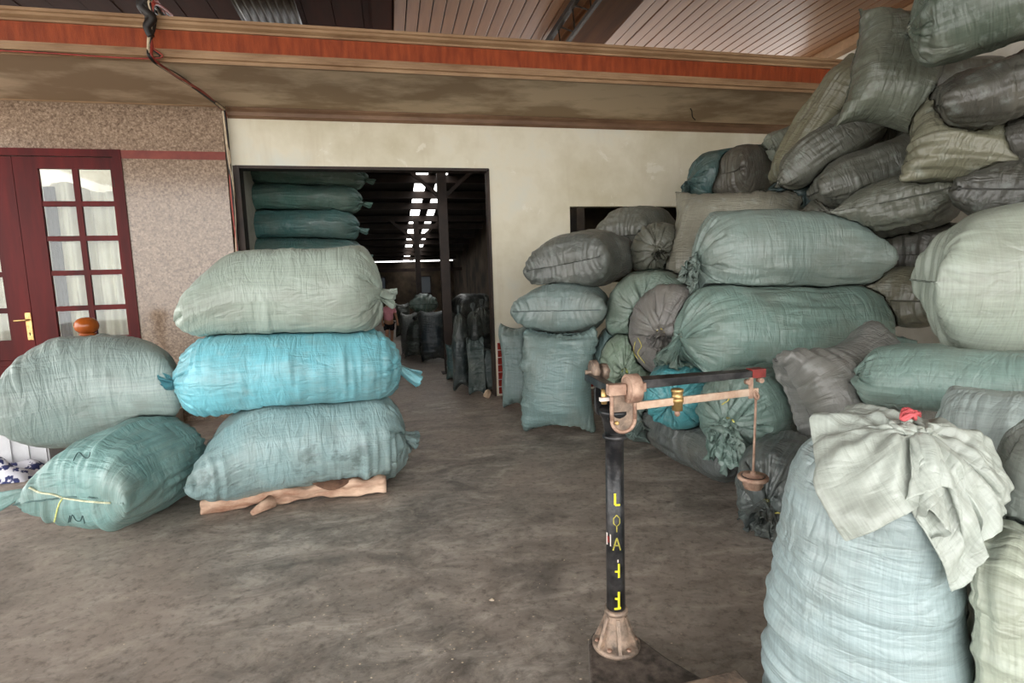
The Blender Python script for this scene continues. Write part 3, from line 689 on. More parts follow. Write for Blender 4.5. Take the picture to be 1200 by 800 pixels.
# key: colour, wrinkle style, label, extra
INFO = {
 'L3': ((140, 170, 172), 'around', 'stained blue-grey sack at the bottom of the three-high left stack, on the split log', G1, dict(mat='sack_stained', droop=0.10, tuft=0.5, tb=(0.0, -0.05, 0.02))),
 'L2': ((114, 190, 204), 'around', 'bright turquoise sack in the middle of the three-high left stack', G1, dict(amp=0.75, tuft=0.62, ta=(0.10, -0.12, 0.12), tb=(0.02, -0.05, -0.05))),
 'L1': ((156, 170, 158), 'mix', 'pale grey-green sack on top of the three-high left stack', G1, dict(amp=0.75, droop=0.16, tuft=0.6, tb=(0.0, -0.06, 0.02))),
 'L4': ((146, 164, 160), 'mix', 'plump grey-green sack at the left edge lying on the sack marked M', G1, dict(amp=0.75)),
 'L5': ((120, 158, 154), 'along', 'teal sack on the floor at far left marked with a handwritten M', G1, dict()),
 'N1': ((92, 128, 116), 'along', 'dark green sack at the top of the tall stack behind the doorway lintel', G3, dict()),
 'N2': ((86, 128, 118), 'along', 'dark green sack second from the top of the tall stack in the doorway', G3, dict()),
 'N3': ((78, 126, 124), 'along', 'teal sack third from the top of the tall stack in the doorway', G3, dict()),
 'N4': ((84, 126, 122), 'along', 'dark teal sack fourth from the top in the doorway stack, just above the pale sack', G3, dict()),
 'R1': ((118, 142, 140), 'mix', 'slim upright grey-green sack leaning beside the red skirting tiles', G2, dict()),
 'R2': ((118, 148, 146), 'around', 'upright square-topped blue-grey sack standing on the floor by the doorway', G2, dict()),
 'R3': ((120, 140, 136), 'mix', 'grey-green pillow-shaped sack lying on the upright sack by the doorway', G2, dict()),
 'R4': ((122, 128, 120), 'mix', 'olive-grey pillow-shaped sack under the dark wall opening, upper of two by the doorway', G2, dict()),
 'R5': ((118, 120, 106), 'mix', 'olive sack with a pointed corner in front of the dark wall opening', G2, dict()),
 'R6': ((124, 126, 108), 'along', 'small round olive sack with a twisted end below the dark wall opening', G2, dict()),
 'R7': ((176, 172, 148), 'along', 'slumped pale khaki sack with a straight sewn top edge against the heap', G2, dict()),
 'R8': ((116, 138, 124), 'along', 'green sack with a puckered round end between the olive pillows and the purple-grey sack', G2, dict()),
 'R9': ((124, 120, 116), 'along', 'purple-grey sack with its tied neck and yellow straw facing the scale', G2, dict(cord=(190, 176, 96))),
 'R10': ((96, 122, 120), 'along', 'small dark green sack wedged beside the upright blue-grey sack', G2, dict()),
 'R10b': ((124, 146, 124), 'along', 'small light green sack behind the wheels of the scale', G2, dict(cord=(170, 176, 96))),
 'R10c': ((104, 124, 118), 'mix', 'dark green sack on the floor behind the scale post', G2, dict()),
 'R11': ((124, 144, 136), 'along', 'big glossy grey-green sack with a frilled tuft on its left end, middle of the heap', G2, dict(tuft=0.8, flare=0.9)),
 'R12': ((116, 146, 136), 'along', 'large striped green sack gathered to a tie just above the scale beam', G2, dict(tuft=0.75, tb=(-0.02, -0.08, -0.06))),
 'R13': ((70, 156, 164), 'along', 'turquoise sack bulging behind the sliding weight of the scale', G2, dict(tuft=0.25)),
 'R14': ((108, 136, 126), 'along', 'dark green sack with radiating pleats and a loose tuft behind the hanging rod', G2, dict(cord=(190, 184, 100), tuft=0.8, flare=0.5, tb=(-0.02, -0.04, -0.06))),
 'R15': ((92, 98, 96), 'mix', 'flat dark grey sack lying on the floor behind the scale', G2, dict()),
 'R16': ((84, 92, 90), 'along', 'small crumpled dark sack on the floor behind the hanging weight', G2, dict(cord=(190, 184, 100), amp=1.7, tuft=0.9)),
 'R17': ((126, 126, 122), 'around', 'grey-brown sack standing on edge with its seam toward the scale', G2, dict(amp=1.2)),
 'R18': ((164, 176, 160), 'along', 'big pale green sack at the right edge resting above the knotted sack', G2, dict(amp=1.2)),
 'R19': ((128, 158, 148), 'around', 'green sack with a small ear, squeezed under the big pale sack at right', G2, dict()),
 'R20': ((156, 178, 180), 'around', 'tall pale blue-grey sack in the right foreground with a knotted cloth top', G2, dict(amp=0.6, tuft=0.12)),
 'R21': ((176, 186, 166), 'mix', 'pale green-beige sack in the bottom right corner', G2, dict()),
 'R39': ((162, 172, 164), 'around', 'pale grey sack behind the bottom-right corner sack, beside the knotted one', G2, dict(tuft=0.2)),
 'R40': ((98, 100, 86), 'mix', 'dark olive sack wedged behind the khaki rolled-edge sack near the top', G2, dict()),
 'R41': ((160, 176, 172), 'around', 'pale blue-grey sack behind the knotted cloth at the right edge, under the green eared sack', G2, dict(tuft=0.3)),
 'R22': ((66, 110, 108), 'along', 'dark teal sack with a frilled end high on the heap against the cream wall', G2, dict(tuft=0.6, flare=0.8)),
 'R23': ((104, 98, 84), 'mix', 'brown-grey sack lying on the dark teal sack near the cream wall', G2, dict()),
 'R24': ((150, 158, 136), 'mix', 'pale green sack corner tucked under the soffit at the back of the heap', G2, dict()),
 'R25': ((158, 154, 118), 'along', 'slender khaki sack standing steeply below the end of the orange beam', G2, dict()),
 'R26': ((122, 124, 108), 'along', 'grey-olive sack lying behind the slender khaki sack', G2, dict()),
 'R27': ((112, 114, 100), 'along', 'dark olive sack with a rolled seam below the big corner-up sack', G2, dict()),
 'R28': ((126, 134, 112), 'mix', 'big square olive sack standing corner-up at the top of the heap', G2, dict()),
 'R29': ((106, 124, 104), 'mix', 'smooth green sack at the very top right of the heap', G2, dict(tuft=0.25)),
 'R30': ((98, 96, 84), 'mix', 'dark brown-grey sack under the topmost green sack', G2, dict()),
 'R31': ((152, 150, 118), 'along', 'khaki sack with a rolled stitched edge, upper right of the heap', G2, dict()),
 'R32': ((120, 124, 106), 'mix', 'olive pillow-shaped sack with a drooping seam in the middle of the upper heap', G2, dict()),
 'R33': ((94, 94, 84), 'mix', 'dark grey sack at the right edge above the big pale sack', G2, dict()),
 'R34': ((106, 102, 92), 'mix', 'brown-grey sack in the gap right of the frilled glossy sack', G2, dict()),
 'R35': ((128, 124, 98), 'mix', 'khaki sack in the gap above the striped green sack', G2, dict()),
 'R36': ((96, 94, 84), 'along', 'dark gathered sack end at the right edge beside the khaki rolled-edge sack', G2, dict()),
 'R37': ((54, 88, 90), 'mix', 'small dark teal sack peeping out behind the khaki sack edge', G2, dict()),
 'R38': ((120, 120, 104), 'along', 'small olive sack end below the rolled-seam sack', G2, dict()),
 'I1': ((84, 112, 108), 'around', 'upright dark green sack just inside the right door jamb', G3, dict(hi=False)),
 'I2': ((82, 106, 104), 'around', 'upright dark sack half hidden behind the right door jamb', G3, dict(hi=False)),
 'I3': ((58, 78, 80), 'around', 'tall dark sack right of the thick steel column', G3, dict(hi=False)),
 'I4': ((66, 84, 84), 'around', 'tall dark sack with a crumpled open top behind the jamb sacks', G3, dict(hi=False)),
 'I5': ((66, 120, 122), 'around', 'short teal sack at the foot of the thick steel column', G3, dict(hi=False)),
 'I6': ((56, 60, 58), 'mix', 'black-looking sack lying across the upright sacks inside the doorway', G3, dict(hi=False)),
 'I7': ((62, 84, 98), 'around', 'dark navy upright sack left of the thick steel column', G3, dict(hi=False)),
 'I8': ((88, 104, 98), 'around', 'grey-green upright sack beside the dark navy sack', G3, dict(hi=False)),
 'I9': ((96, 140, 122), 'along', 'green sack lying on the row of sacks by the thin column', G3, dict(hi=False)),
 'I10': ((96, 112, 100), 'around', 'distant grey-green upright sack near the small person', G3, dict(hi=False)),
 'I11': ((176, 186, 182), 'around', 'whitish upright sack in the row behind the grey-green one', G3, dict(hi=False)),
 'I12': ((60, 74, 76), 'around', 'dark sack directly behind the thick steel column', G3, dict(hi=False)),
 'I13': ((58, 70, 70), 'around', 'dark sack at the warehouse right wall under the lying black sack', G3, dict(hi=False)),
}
for q, nm in zip(range(5, 9), ('fifth', 'sixth', 'seventh', 'lowest')):
    INFO['N%d' % q] = ((84, 124, 120), 'along', nm + ' dark teal sack in the tall doorway stack, behind the three-high left stack', G3, dict(hi=False))
SACKS = {
 'L3': ('long_st', (-0.62, 3.86, 0.325), (1.36, 0.8, 0.55), (8.0, 0, 0)),
 'L2': ('long_tt', (-0.669, 3.909, 0.818), (1.421, 0.720, 0.498), (6.1, 0, 0)),
 'L1': ('long_st', (-0.692, 4.008, 1.341), (1.253, 0.780, 0.621), (3.2, 0, 0)),
 'L4': ('plump', (-1.918, 4.068, 0.732), (0.959, 0.720, 0.702), (17.6, 3, 0)),
 'L5': ('fat_st', (-1.611, 3.664, 0.286), (0.950, 0.644, 0.573), (76.4, 0, 0)),
 'N1': ('long_tt', (-0.995, 7.858, 2.812), (1.484, 0.750, 0.327), (4.4, 0, 0)),
 'N2': ('long_tt', (-1.072, 7.837, 2.499), (1.512, 0.750, 0.353), (4.8, 0, 0)),
 'N3': ('long_tt', (-1.124, 7.807, 2.149), (1.488, 0.750, 0.405), (5.1, 0, 0)),
 'N4': ('long_tt', (-1.089, 7.756, 1.793), (1.492, 0.750, 0.389), (4.7, 0, 0)),
 'N5': ('long_tt', (-1.124, 7.723, 1.459), (1.501, 0.750, 0.403), (4.8, 0, 0)),
 'N6': ('long_tt', (-1.135, 7.684, 1.109), (1.576, 0.750, 0.438), (4.8, 0, 0)),
 'N7': ('long_tt', (-1.159, 7.643, 0.728), (1.491, 0.750, 0.463), (4.8, 0, 0)),
 'N8': ('long_tt', (-1.184, 7.602, 0.337), (1.543, 0.750, 0.503), (4.8, 0, 0)),
 'R1': ('slim_ss', (1.269, 5.641, 0.458), (0.917, 0.332, 0.300), (67.3, 88, 0)),
 'R2': ('loose_ss', (1.419, 4.625, 0.472), (0.945, 0.677, 0.420), (66.9, 87, 0)),
 'R3': ('plump', (1.584, 4.927, 1.110), (0.900, 0.839, 0.477), (66.6, 0, 0)),
 'R4': ('plump', (1.788, 4.932, 1.525), (0.900, 0.814, 0.549), (46.4, 0, -8)),
 'R5': ('cornered', (2.548, 5.312, 1.776), (0.800, 0.644, 0.528), (34.6, 0, 0)),
 'R6': ('fat_st', (2.594, 4.923, 1.620), (0.900, 0.632, 0.497), (244.3, 0, 0)),
 'R7': ('cornered', (2.967, 4.384, 1.672), (0.984, 1.110, 0.420), (45.7, 68, 8)),
 'R8': ('round_tt', (2.267, 4.515, 1.062), (0.750, 0.801, 0.760), (235.4, 0, 0)),
 'R9': ('round_tt', (2.346, 4.070, 0.938), (0.800, 0.778, 0.728), (216.1, 0, 0)),
 'R10': ('slack_tt', (1.999, 4.726, 0.621), (0.800, 0.387, 0.527), (242.2, 0, 0)),
 'R10b': ('slack_tt', (2.046, 4.456, 0.604), (0.800, 0.454, 0.538), (237.4, 0, 0)),
 'R10c': ('fat_st', (2.209, 4.244, 0.207), (0.900, 0.750, 0.414), (234.1, 0, 0)),
 'R11': ('long_st', (2.891, 3.657, 1.485), (1.316, 0.750, 0.672), (166.6, 0, 0)),
 'R12': ('long_tt', (2.770, 3.459, 0.912), (1.540, 0.800, 0.738), (171.1, 0, 0)),
 'R13': ('round_tt', (2.018, 3.578, 0.537), (0.700, 0.492, 0.422), (232.8, 0, 0)),
 'R14': ('round_tt', (2.236, 3.012, 0.511), (0.750, 0.558, 0.549), (209.7, 0, 0)),
 'R15': ('loose_ss', (2.22, 3.6, 0.2), (1.45, 0.66, 0.42), (-88, 0, 0)),
 'R16': ('slack_tt', (2.007, 2.481, 0.236), (0.500, 0.419, 0.473), (216.5, 0, 0)),
 'R17': ('plump', (2.549, 2.548, 0.640), (0.758, 0.808, 0.500), (3.3, 14, 68)),
 'R18': ('fat_st', (3.130, 2.141, 1.308), (0.895, 0.650, 0.854), (-42.1, 0, 0)),
 'R19': ('long_tt', (2.620, 1.990, 0.844), (0.928, 0.500, 0.302), (122.8, 0, 0)),
 'R20': ('fat_st', (1.308, 1.248, 0.477), (0.954, 0.550, 0.450), (46.4, 88, 0)),
 'R21': ('pillow', (1.564, 0.984, 0.378), (0.756, 0.426, 0.420), (35.1, 88, 0)),
 'R22': ('slack_tt', (3.489, 5.128, 2.376), (0.878, 0.600, 0.478), (151.6, 0, 0)),
 'R23': ('pillow', (3.452, 4.872, 2.325), (0.505, 0.550, 0.513), (4.4, 0, 0)),
 'R24': ('slim_ss', (3.735, 4.585, 2.593), (0.571, 0.350, 0.308), (-14.6, 20, 0)),
 'R25': ('slim_ss', (3.64, 4.09, 2.6), (1.15, 0.45, 0.36), (-44, 58, 40)),
 'R26': ('slim_ss', (3.511, 3.883, 2.346), (0.922, 0.550, 0.327), (-37.9, 35, 0)),
 'R27': ('long_st', (3.632, 3.569, 2.099), (0.881, 0.600, 0.414), (-31.0, 16, 0)),
 'R28': ('cornered', (3.408, 3.226, 2.700), (0.591, 0.842, 0.400), (-25.3, -12, 80)),
 'R29': ('long_tt', (3.394, 2.475, 2.854), (0.961, 0.500, 0.505), (-47.8, 8, 0)),
 'R30': ('pillow', (3.641, 2.679, 2.430), (0.740, 0.600, 0.349), (-40.2, 8, 12)),
 'R31': ('cornered', (3.667, 2.902, 2.191), (0.744, 0.750, 0.380), (-27.2, -14, 62)),
 'R32': ('cornered', (3.648, 3.326, 1.825), (0.900, 0.734, 0.356), (32.2, 0, -7)),
 'R33': ('pillow', (3.826, 2.616, 1.811), (0.800, 0.620, 0.367), (24.0, 0, 8)),
 'R34': ('pillow', (4.124, 3.540, 1.469), (0.900, 0.766, 0.498), (30.6, 0, 0)),
 'R35': ('pillow', (3.710, 3.335, 1.152), (0.900, 0.561, 0.435), (32.1, 0, 0)),
 'R36': ('slack_tt', (3.913, 2.688, 2.141), (0.548, 0.500, 0.344), (119.7, 0, 0)),
 'R37': ('slim_ss', (3.614, 4.388, 2.020), (0.700, 0.482, 0.262), (48.4, 0, 0)),
 'R38': ('slack_tt', (3.583, 3.908, 1.829), (0.700, 0.436, 0.279), (229.3, 0, 0)),
 'I1': ('loose_ss', (0.955, 6.345, 0.356), (0.712, 0.210, 0.300), (81.3, 88, 0)),
 'I2': ('loose_ss', (1.169, 6.570, 0.280), (0.560, 0.226, 0.300), (79.8, 88, 0)),
 'I3': ('fat_st', (0.815, 6.755, 0.483), (0.966, 0.221, 0.300), (83.0, 90, 0)),
 'I4': ('fat_st', (0.999, 6.915, 0.491), (0.982, 0.277, 0.300), (81.6, 90, 0)),
 'I5': ('slim_ss', (0.815, 7.613, 0.251), (0.501, 0.220, 0.300), (83.8, 88, 0)),
 'I6': ('pillow', (1.211, 8.138, 0.997), (0.617, 0.500, 0.341), (11.6, 0, 0)),
 'I7': ('loose_ss', (0.663, 9.422, 0.450), (0.901, 0.459, 0.400), (86.0, 88, 0)),
 'I8': ('fat_st', (0.372, 9.849, 0.340), (0.680, 0.391, 0.400), (87.7, 90, 0)),
 'I9': ('fat_st', (0.554, 10.030, 0.969), (0.800, 0.517, 0.361), (87.0, 0, 0)),
 'I10': ('loose_ss', (0.255, 13.883, 0.434), (0.867, 0.380, 0.400), (89.0, 90, 0)),
 'I11': ('loose_ss', (0.309, 10.571, 0.405), (0.811, 0.350, 0.400), (88.3, 90, 0)),
 'I12': ('fat_st', (0.992, 8.487, 0.468), (0.936, 0.313, 0.350), (83.2, 90, 0)),
 'I13': ('fat_st', (1.258, 7.669, 0.495), (0.990, 0.391, 0.350), (80.6, 90, 0)),
 'R39': ('fat_st', (1.782, 1.121, 0.491), (0.983, 0.404, 0.420), (31.7, 88, 0)),
 'R40': ('pillow', (4.299, 3.574, 2.494), (0.864, 0.600, 0.945), (-21.3, 0, 20)),
 'R41': ('long_st', (2.236, 1.486, 0.676), (0.561, 0.500, 0.513), (115.8, 0, 0)),
}
order = sorted(SACKS, key=lambda k: Vector(SACKS[k][1]).length)      # the nearest keep their shape, those behind yield to them
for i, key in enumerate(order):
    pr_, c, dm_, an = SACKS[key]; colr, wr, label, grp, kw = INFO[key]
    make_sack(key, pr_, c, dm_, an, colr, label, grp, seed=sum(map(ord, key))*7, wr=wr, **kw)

# ================================================================ details on the sacks
def sight(px, py): return (c_f + c_r*((px-600)/FOC) + c_u*((400-py)/FOC)).normalized()
def bvh_of(o):
    me = o.data; return BVHTree.FromPolygons([v.co + o.location for v in me.vertices], [tuple(p.vertices) for p in me.polygons])
def on_surface(o, pts, lift=0.002, n=5, tree=None):
    """points of a drawn line or string lying on the sack's own surface"""
    tree = tree or bvh_of(o); out = []
    pp = spline([Vector((x, y, 0)) for x, y in pts], n)
    for q in pp:
        hit, nrm, _, _ = tree.ray_cast(Vector((0, 0, CAM_H)), sight(q.x, q.y))
        if hit is not None:
            if nrm.dot(sight(q.x, q.y)) > 0: nrm = -nrm
            out.append(hit + nrm*lift - o.location)
    return out
def surface_line(key, pts, rad, mat, name, lift=0.0015, color=None):
    o = SACK_OBJ[key]; ps = on_surface(o, pts, lift)
    if len(ps) < 3: return
    q = MB().tube(ps, rad, 5).build(name, mat, o)
    if color: q.color = lin(color)
    return q
for st in ([(82, 611), (85, 603), (89, 609), (94, 610), (97, 604), (99, 613)], [(80, 612), (82, 604)], [(86, 540), (92, 530), (99, 536), (104, 536), (106, 530)]):
    surface_line('L5', st, 0.003, M['marker'], 'handwritten_letter', 0.001)
surface_line('L5', [(34, 571), (48, 577), (62, 579), (74, 583), (92, 586), (112, 588), (130, 589)], 0.006, M['thread'], 'twine', 0.003, (206, 208, 176))
surface_line('L5', [(74, 583), (70, 590), (67, 598), (64, 611)], 0.004, M['thread'], 'twine', 0.003, (214, 218, 140))
for key, st in (('R14', [(858, 462), (852, 470), (846, 474)]), ('R14', [(846, 505), (836, 510), (830, 516), (838, 522)]), ('R16', [(900, 606), (912, 600), (920, 607)]), ('R9', [(748, 396), (752, 405), (748, 414), (756, 425)]), ('R9', [(745, 400), (743, 412), (748, 420)])):
    surface_line(key, st, 0.004, M['thread'], 'straw', 0.004, (206, 196, 110))

L5 = SACK_OBJ['L5']; h5 = on_surface(L5, [(24, 576), (26, 577), (28, 577)], 0.0)
if h5:
    e0 = h5[0] + Vector((0.02, 0.02, 0)); e1 = e0 + Vector((-0.10, -0.03, -0.015)); e2 = e0 + Vector((-0.20, -0.05, -0.05)); P = np.zeros((16, 28, 3)); rng = np.random.default_rng(2); ph = fnoise((16, 28), 0.012, 0.01, 0.2, 0.03, rng)
    for i in range(16):
        f_ = i/15; cc = e0.lerp(e2, f_); w = 0.012 + 0.05*f_**0.8
        for j in range(28):
            a = 2*pi*j/28; rr = 1 + 0.22*ph[i, j]; P[i, j] = (cc.x, cc.y + 0.35*w*cos(a)*rr, cc.z + w*sin(a)*rr)
    me = grid_mesh('ear', P, (np.linspace(0, 0.2, 16), 0.01)); me.materials.append(M['sack']); o = link_mesh('ear', me, L5); o.color = L5.color
# knotted cloth over the tall foreground sack: a gathered cloth cap with radial folds, a hanging ear and red twine
R20 = SACK_OBJ['R20']
def cloth_cap():
    """a square of woven cloth gathered at a knot and draped over the sack's shoulders (relaxed cloth grid)"""
    rng = np.random.default_rng(5); n_ = 100; W_ = 0.76; h_ = W_/(n_ - 1); dg = h_*math.sqrt(2)
    g1 = (np.arange(n_)/(n_ - 1) - 0.5)*W_; A_, B_ = np.meshgrid(g1, g1, indexing='ij')
    rest = np.hypot(A_ - KNOT[0], B_ - KNOT[1])
    ce, se = cos(radians(4)), sin(radians(4))
    c0 = np.array([R20.location.x + 0.05, R20.location.y + 0.0, 0.535]); rad = np.array([0.305, 0.265, 0.44])
    X = np.stack([c0[0] + A_*ce - B_*se, c0[1] + A_*se + B_*ce, np.full_like(A_, 1.0)], -1) + rng.normal(0, 0.008, (n_, n_, 3))
    V = np.zeros_like(X); near = rest < 0.24
    kc = c0 + np.array([-0.035, -0.09, 0.455])
    nst = 130
    for it in range(nst):
        f_ = it/(nst - 1); V *= 0.93; V[:, :, 2] -= 0.0011
        Y = X + V
        lim = (rest*(1 - 0.72*min(1, f_*1.7)) + 0.004)
        for sw in range(6):
            for o in (0, 1):
                m = (n_ - o)//2
                stretch(Y[o:o+2*m:2], Y[o+1:o+2*m:2], h_, 0.5); stretch(Y[:, o:o+2*m:2], Y[:, o+1:o+2*m:2], h_, 0.5)
            for o in (0, 1):
                m = (n_ - o)//2
                stretch(Y[o:o+2*m:2, :-1], Y[o+1:o+2*m:2, 1:], dg, 0.15); stretch(Y[o:o+2*m:2, 1:], Y[o+1:o+2*m:2, :-1], dg, 0.15)
            d = Y - kc; l = np.linalg.norm(d, axis=2); k = near & (l > lim)
            Y[k] = kc + d[k]*(lim[k]/l[k])[:, None]
            q = np.abs(Y - c0)/rad; l = (q**2.7).sum(2)**(1/2.7); k = l < 1.0
            Y[k] = c0 + (Y[k] - c0)/l[k][:, None]
        V = Y - X; vl = np.linalg.norm(V, axis=2, keepdims=True); V *= np.minimum(1, 0.02/np.maximum(vl, 1e-9)); X = Y
        if it > nst*0.5:
            X[1:-1, 1:-1] += 0.015*(X[2:, 1:-1] + X[:-2, 1:-1] + X[1:-1, 2:] + X[1:-1, :-2] - 4*X[1:-1, 1:-1])
    di = np.gradient(X, axis=0); dj = np.gradient(X, axis=1); nv = np.cross(di, dj); nv /= np.maximum(np.linalg.norm(nv, axis=2, keepdims=True), 1e-9)
    for (ka_, kb_, am) in ((KNOT[0], KNOT[1], 0.020), (0.08, 0.10, 0.012), (0.24, 0.16, 0.010)):      # pleats running out from each knot
        N1 = fnoise((48, 256), 0.02, 0.02, 0.6, 0.09, rng); N2 = fnoise((48, 256), 0.02, 0.02, 0.10, 0.08, rng)
        rr = np.hypot(A_ - ka_, B_ - kb_); an = np.arctan2(B_ - kb_, A_ - ka_)
        iu = np.clip((rr/0.6*47).astype(int), 0, 47); jv = ((an/(2*pi) % 1.0)*255).astype(int)
        X += nv*(am*(0.75 - np.abs(N1[iu, jv]))*np.clip(rr/0.05, 0, 1)*np.exp(-rr/0.30) + 0.35*am*N2[iu, jv])[:, :, None]
    for _ in range(2): X[1:-1, 1:-1] += 0.12*(X[2:, 1:-1] + X[:-2, 1:-1] + X[1:-1, 2:] + X[1:-1, :-2] - 4*X[1:-1, 1:-1])
    X[:, :, 2] += 0.008
    loc = np.array(R20.location); P = X - loc
    idx = np.arange(n_*n_).reshape(n_, n_)
    o = MB().add(P.reshape(-1, 3).tolist(), np.stack([idx[:-1, :-1], idx[1:, :-1], idx[1:, 1:], idx[:-1, 1:]], -1).reshape(-1, 4).tolist(), True).build('cloth_top', M['sack'], R20)
    uvl = o.data.uv_layers.new(name='UVMap'); AB = np.stack([A_, B_], -1).reshape(-1, 2)
    vi = np.zeros(len(o.data.loops), dtype=np.int32); o.data.loops.foreach_get('vertex_index', vi); uvl.data.foreach_set('uv', AB[vi].astype(np.float32).ravel())
    o.color = lin((172, 180, 172)); s_ = o.modifiers.new('s', 'SOLIDIFY'); s_.thickness = 0.004; s_ = o.modifiers.new('sub', 'SUBSURF'); s_.levels = 1; s_.render_levels = 1
    o['label'] = 'knotted pale cloth gathered over the top'
    for (dx, dy, dz, s) in ((0, 0, 0.012, 1.0), (0.075, 0.07, 0.0, 0.7), (0.17, 0.13, -0.03, 0.8)):
        b = Vector(kc - loc) + Vector((dx, dy, dz)); pts = []
        for k in range(40):
            a = k/40*4*pi; pts.append(b + Vector((0.018*s*cos(a), 0.013*s*sin(a), 0.008*sin(a*1.5 + k*0.1))))
        q = MB().tube(pts, 0.005, 5).build('red_twine', M['thread'], R20); q.color = lin((206, 92, 96))
KNOT = (-0.06, -0.04)
cloth_cap()

# ================================================================ platform scale
SX, SY = 0.704, 1.666
sc_ = empty('platform_scale', (SX, SY, 0)); tag(sc_, 'old black iron platform scale with a beam, sliding poise and hanging weight', 'scale')
def sp(mb, name, mat, parent=None, **k):
    o = mb.build(name, mat, parent or sc_, **k); return o
poly = [(-0.085, 0.05), (-0.05, 0.085), (0.05, 0.085), (0.085, 0.045), (0.135, -0.10), (0.20, -0.22), (0.27, -0.28), (0.27, -0.42), (-0.22, -0.42), (-0.17, -0.20)]
sp(MB().prism(poly, 0.0, 0.112), 'base_casting', M['base_iron'], bevel=0.008)
pl = [(0.30, -0.27), (0.02, -0.30), (0.05, -0.95), (0.335, -0.92)]
sp(MB().prism([(0.285, -0.272), (-0.02, -0.285), (0.0, -0.95), (0.295, -0.94)], 0.112, 0.165), 'platform', M['worn_iron'], bevel=0.006)
foot = sp(MB().lathe([(0.083, 0.108), (0.083, 0.122), (0.074, 0.128), (0.06, 0.132), (0.050, 0.16), (0.041, 0.20), (0.034, 0.228), (0.034, 0.236)], 28), 'post_foot', M['worn_iron'])
for k in range(6):
    a = k*pi/3 + 0.3
    d = Vector((cos(a), sin(a), 0)); s_ = d.cross(Vector((0, 0, 1)))*0.006
    rb = MB().add([d*0.03+s_+Vector((0,0,0.225)), d*0.03-s_+Vector((0,0,0.225)), d*0.078-s_+Vector((0,0,0.126)), d*0.078+s_+Vector((0,0,0.126)), d*0.02+s_+Vector((0,0,0.126)), d*0.02-s_+Vector((0,0,0.126)), d*0.038+s_+Vector((0,0,0.225)), d*0.038-s_+Vector((0,0,0.225))],
                  [(0,1,7,6),(6,7,2,3),(0,6,3,4),(1,5,2,7),(4,3,2,5),(0,4,5,1)])
    sp(rb, 'rib', M['worn_iron'], foot)
    a2 = a + pi/6; sp(MB().lathe([(0.009, 0.122), (0.009, 0.132), (0.005, 0.135)], 6, (0.066*cos(a2), 0.066*sin(a2), 0)), 'bolt', M['rust'], foot)
sp(MB().lathe([(0.032, 0.232), (0.040, 0.234), (0.042, 0.242), (0.040, 0.250), (0.032, 0.252)], 24), 'lower_collar', M['worn_iron'])
post = sp(MB().lathe([(0.0325, 0.235), (0.0315, 0.5), (0.0305, 0.862)], 24), 'post', M['cast_iron'])
sp(MB().lathe([(0.030, 0.852), (0.038, 0.855), (0.040, 0.862), (0.038, 0.869), (0.030, 0.872)], 24), 'upper_collar', M['cast_iron'])
sp(MB().lathe([(0.032, 0.868), (0.036, 0.895), (0.042, 0.925), (0.052, 0.945), (0.052, 0.955), (0.02, 0.957)], 24), 'post_head', M['cast_iron'])
# painted letters on the post (seen from the photographer's side), one under the other
def paint(strokes, zc, ang0, mat, h=0.05, w=0.03, thick=0.006):
    rad = 0.0326; mb = MB()
    for s_ in strokes:
        for (ax, az), (bx, bz) in zip(s_[:-1], s_[1:]):
            n = 4; dx, dz = (bx-ax)*w, (bz-az)*h; L_ = math.hypot(dx, dz) or 1; px, pz = -dz/L_*thick/2, dx/L_*thick/2
            ring = []
            for i in range(n+1):
                f_ = i/n; x = (ax-0.5)*w + dx*f_; z = zc + (az-0.5)*h + dz*f_
                for sg in (1, -1):
                    xx, zz = x + px*sg, z + pz*sg; a = ang0 + xx/rad
                    ring.append((rad*cos(a), rad*sin(a), zz))
            mb.add(ring, [(2*i, 2*i+1, 2*i+3, 2*i+2) for i in range(n)])
    return sp(mb, 'painted_letter', mat, post)
A0 = math.atan2(-SY, -SX) + 0.16
paint([[(0.3, 1), (0.3, 0), (1, 0)]], 0.655, A0, M['yellow'], 0.04, 0.024, 0.007)
paint([[(0.5, 1), (0.1, 0.75), (0.1, 0.4), (0.5, 0.2), (0.9, 0.4), (0.9, 0.75), (0.5, 1)], [(0.5, 0.2), (0.5, -0.2)]], 0.575, A0, M['yellow_worn'], 0.05, 0.026, 0.003)
paint([[(0.0, 0), (0.5, 1), (1.0, 0)], [(0.2, 0.4), (0.8, 0.4)]], 0.497, A0, M['yellow_worn'], 0.045, 0.026, 0.0045)
paint([[(0.75, 1), (0.75, 0)], [(0.2, 0.45), (0.75, 0.45)]], 0.402, A0, M['yellow'], 0.05, 0.024, 0.007)
paint([[(0.7, 1), (0.7, 0)], [(0.2, 0.6), (0.7, 0.6)], [(0.1, 0.0), (1.0, 0.05)]], 0.295, A0, M['yellow'], 0.062, 0.026, 0.0075)
paint([[(0.4, 0.5), (0.6, 0.5)]], 0.437, A0+0.1, M['sticker'], 0.02, 0.02, 0.01)
o = paint([[(0.5, 1.0), (0.5, 0.0)]], 0.508, A0-0.95, M['sticker'], 0.042, 0.03, 0.022); o.name = 'sticker'
o = paint([[(0.5, 0.8), (0.5, 0.25)]], 0.508, A0-0.95, M['red_paint'], 0.042, 0.03, 0.010); o.name = 'sticker_print'
for v_ in o.data.vertices: v_.co.x *= 1.012; v_.co.y *= 1.012
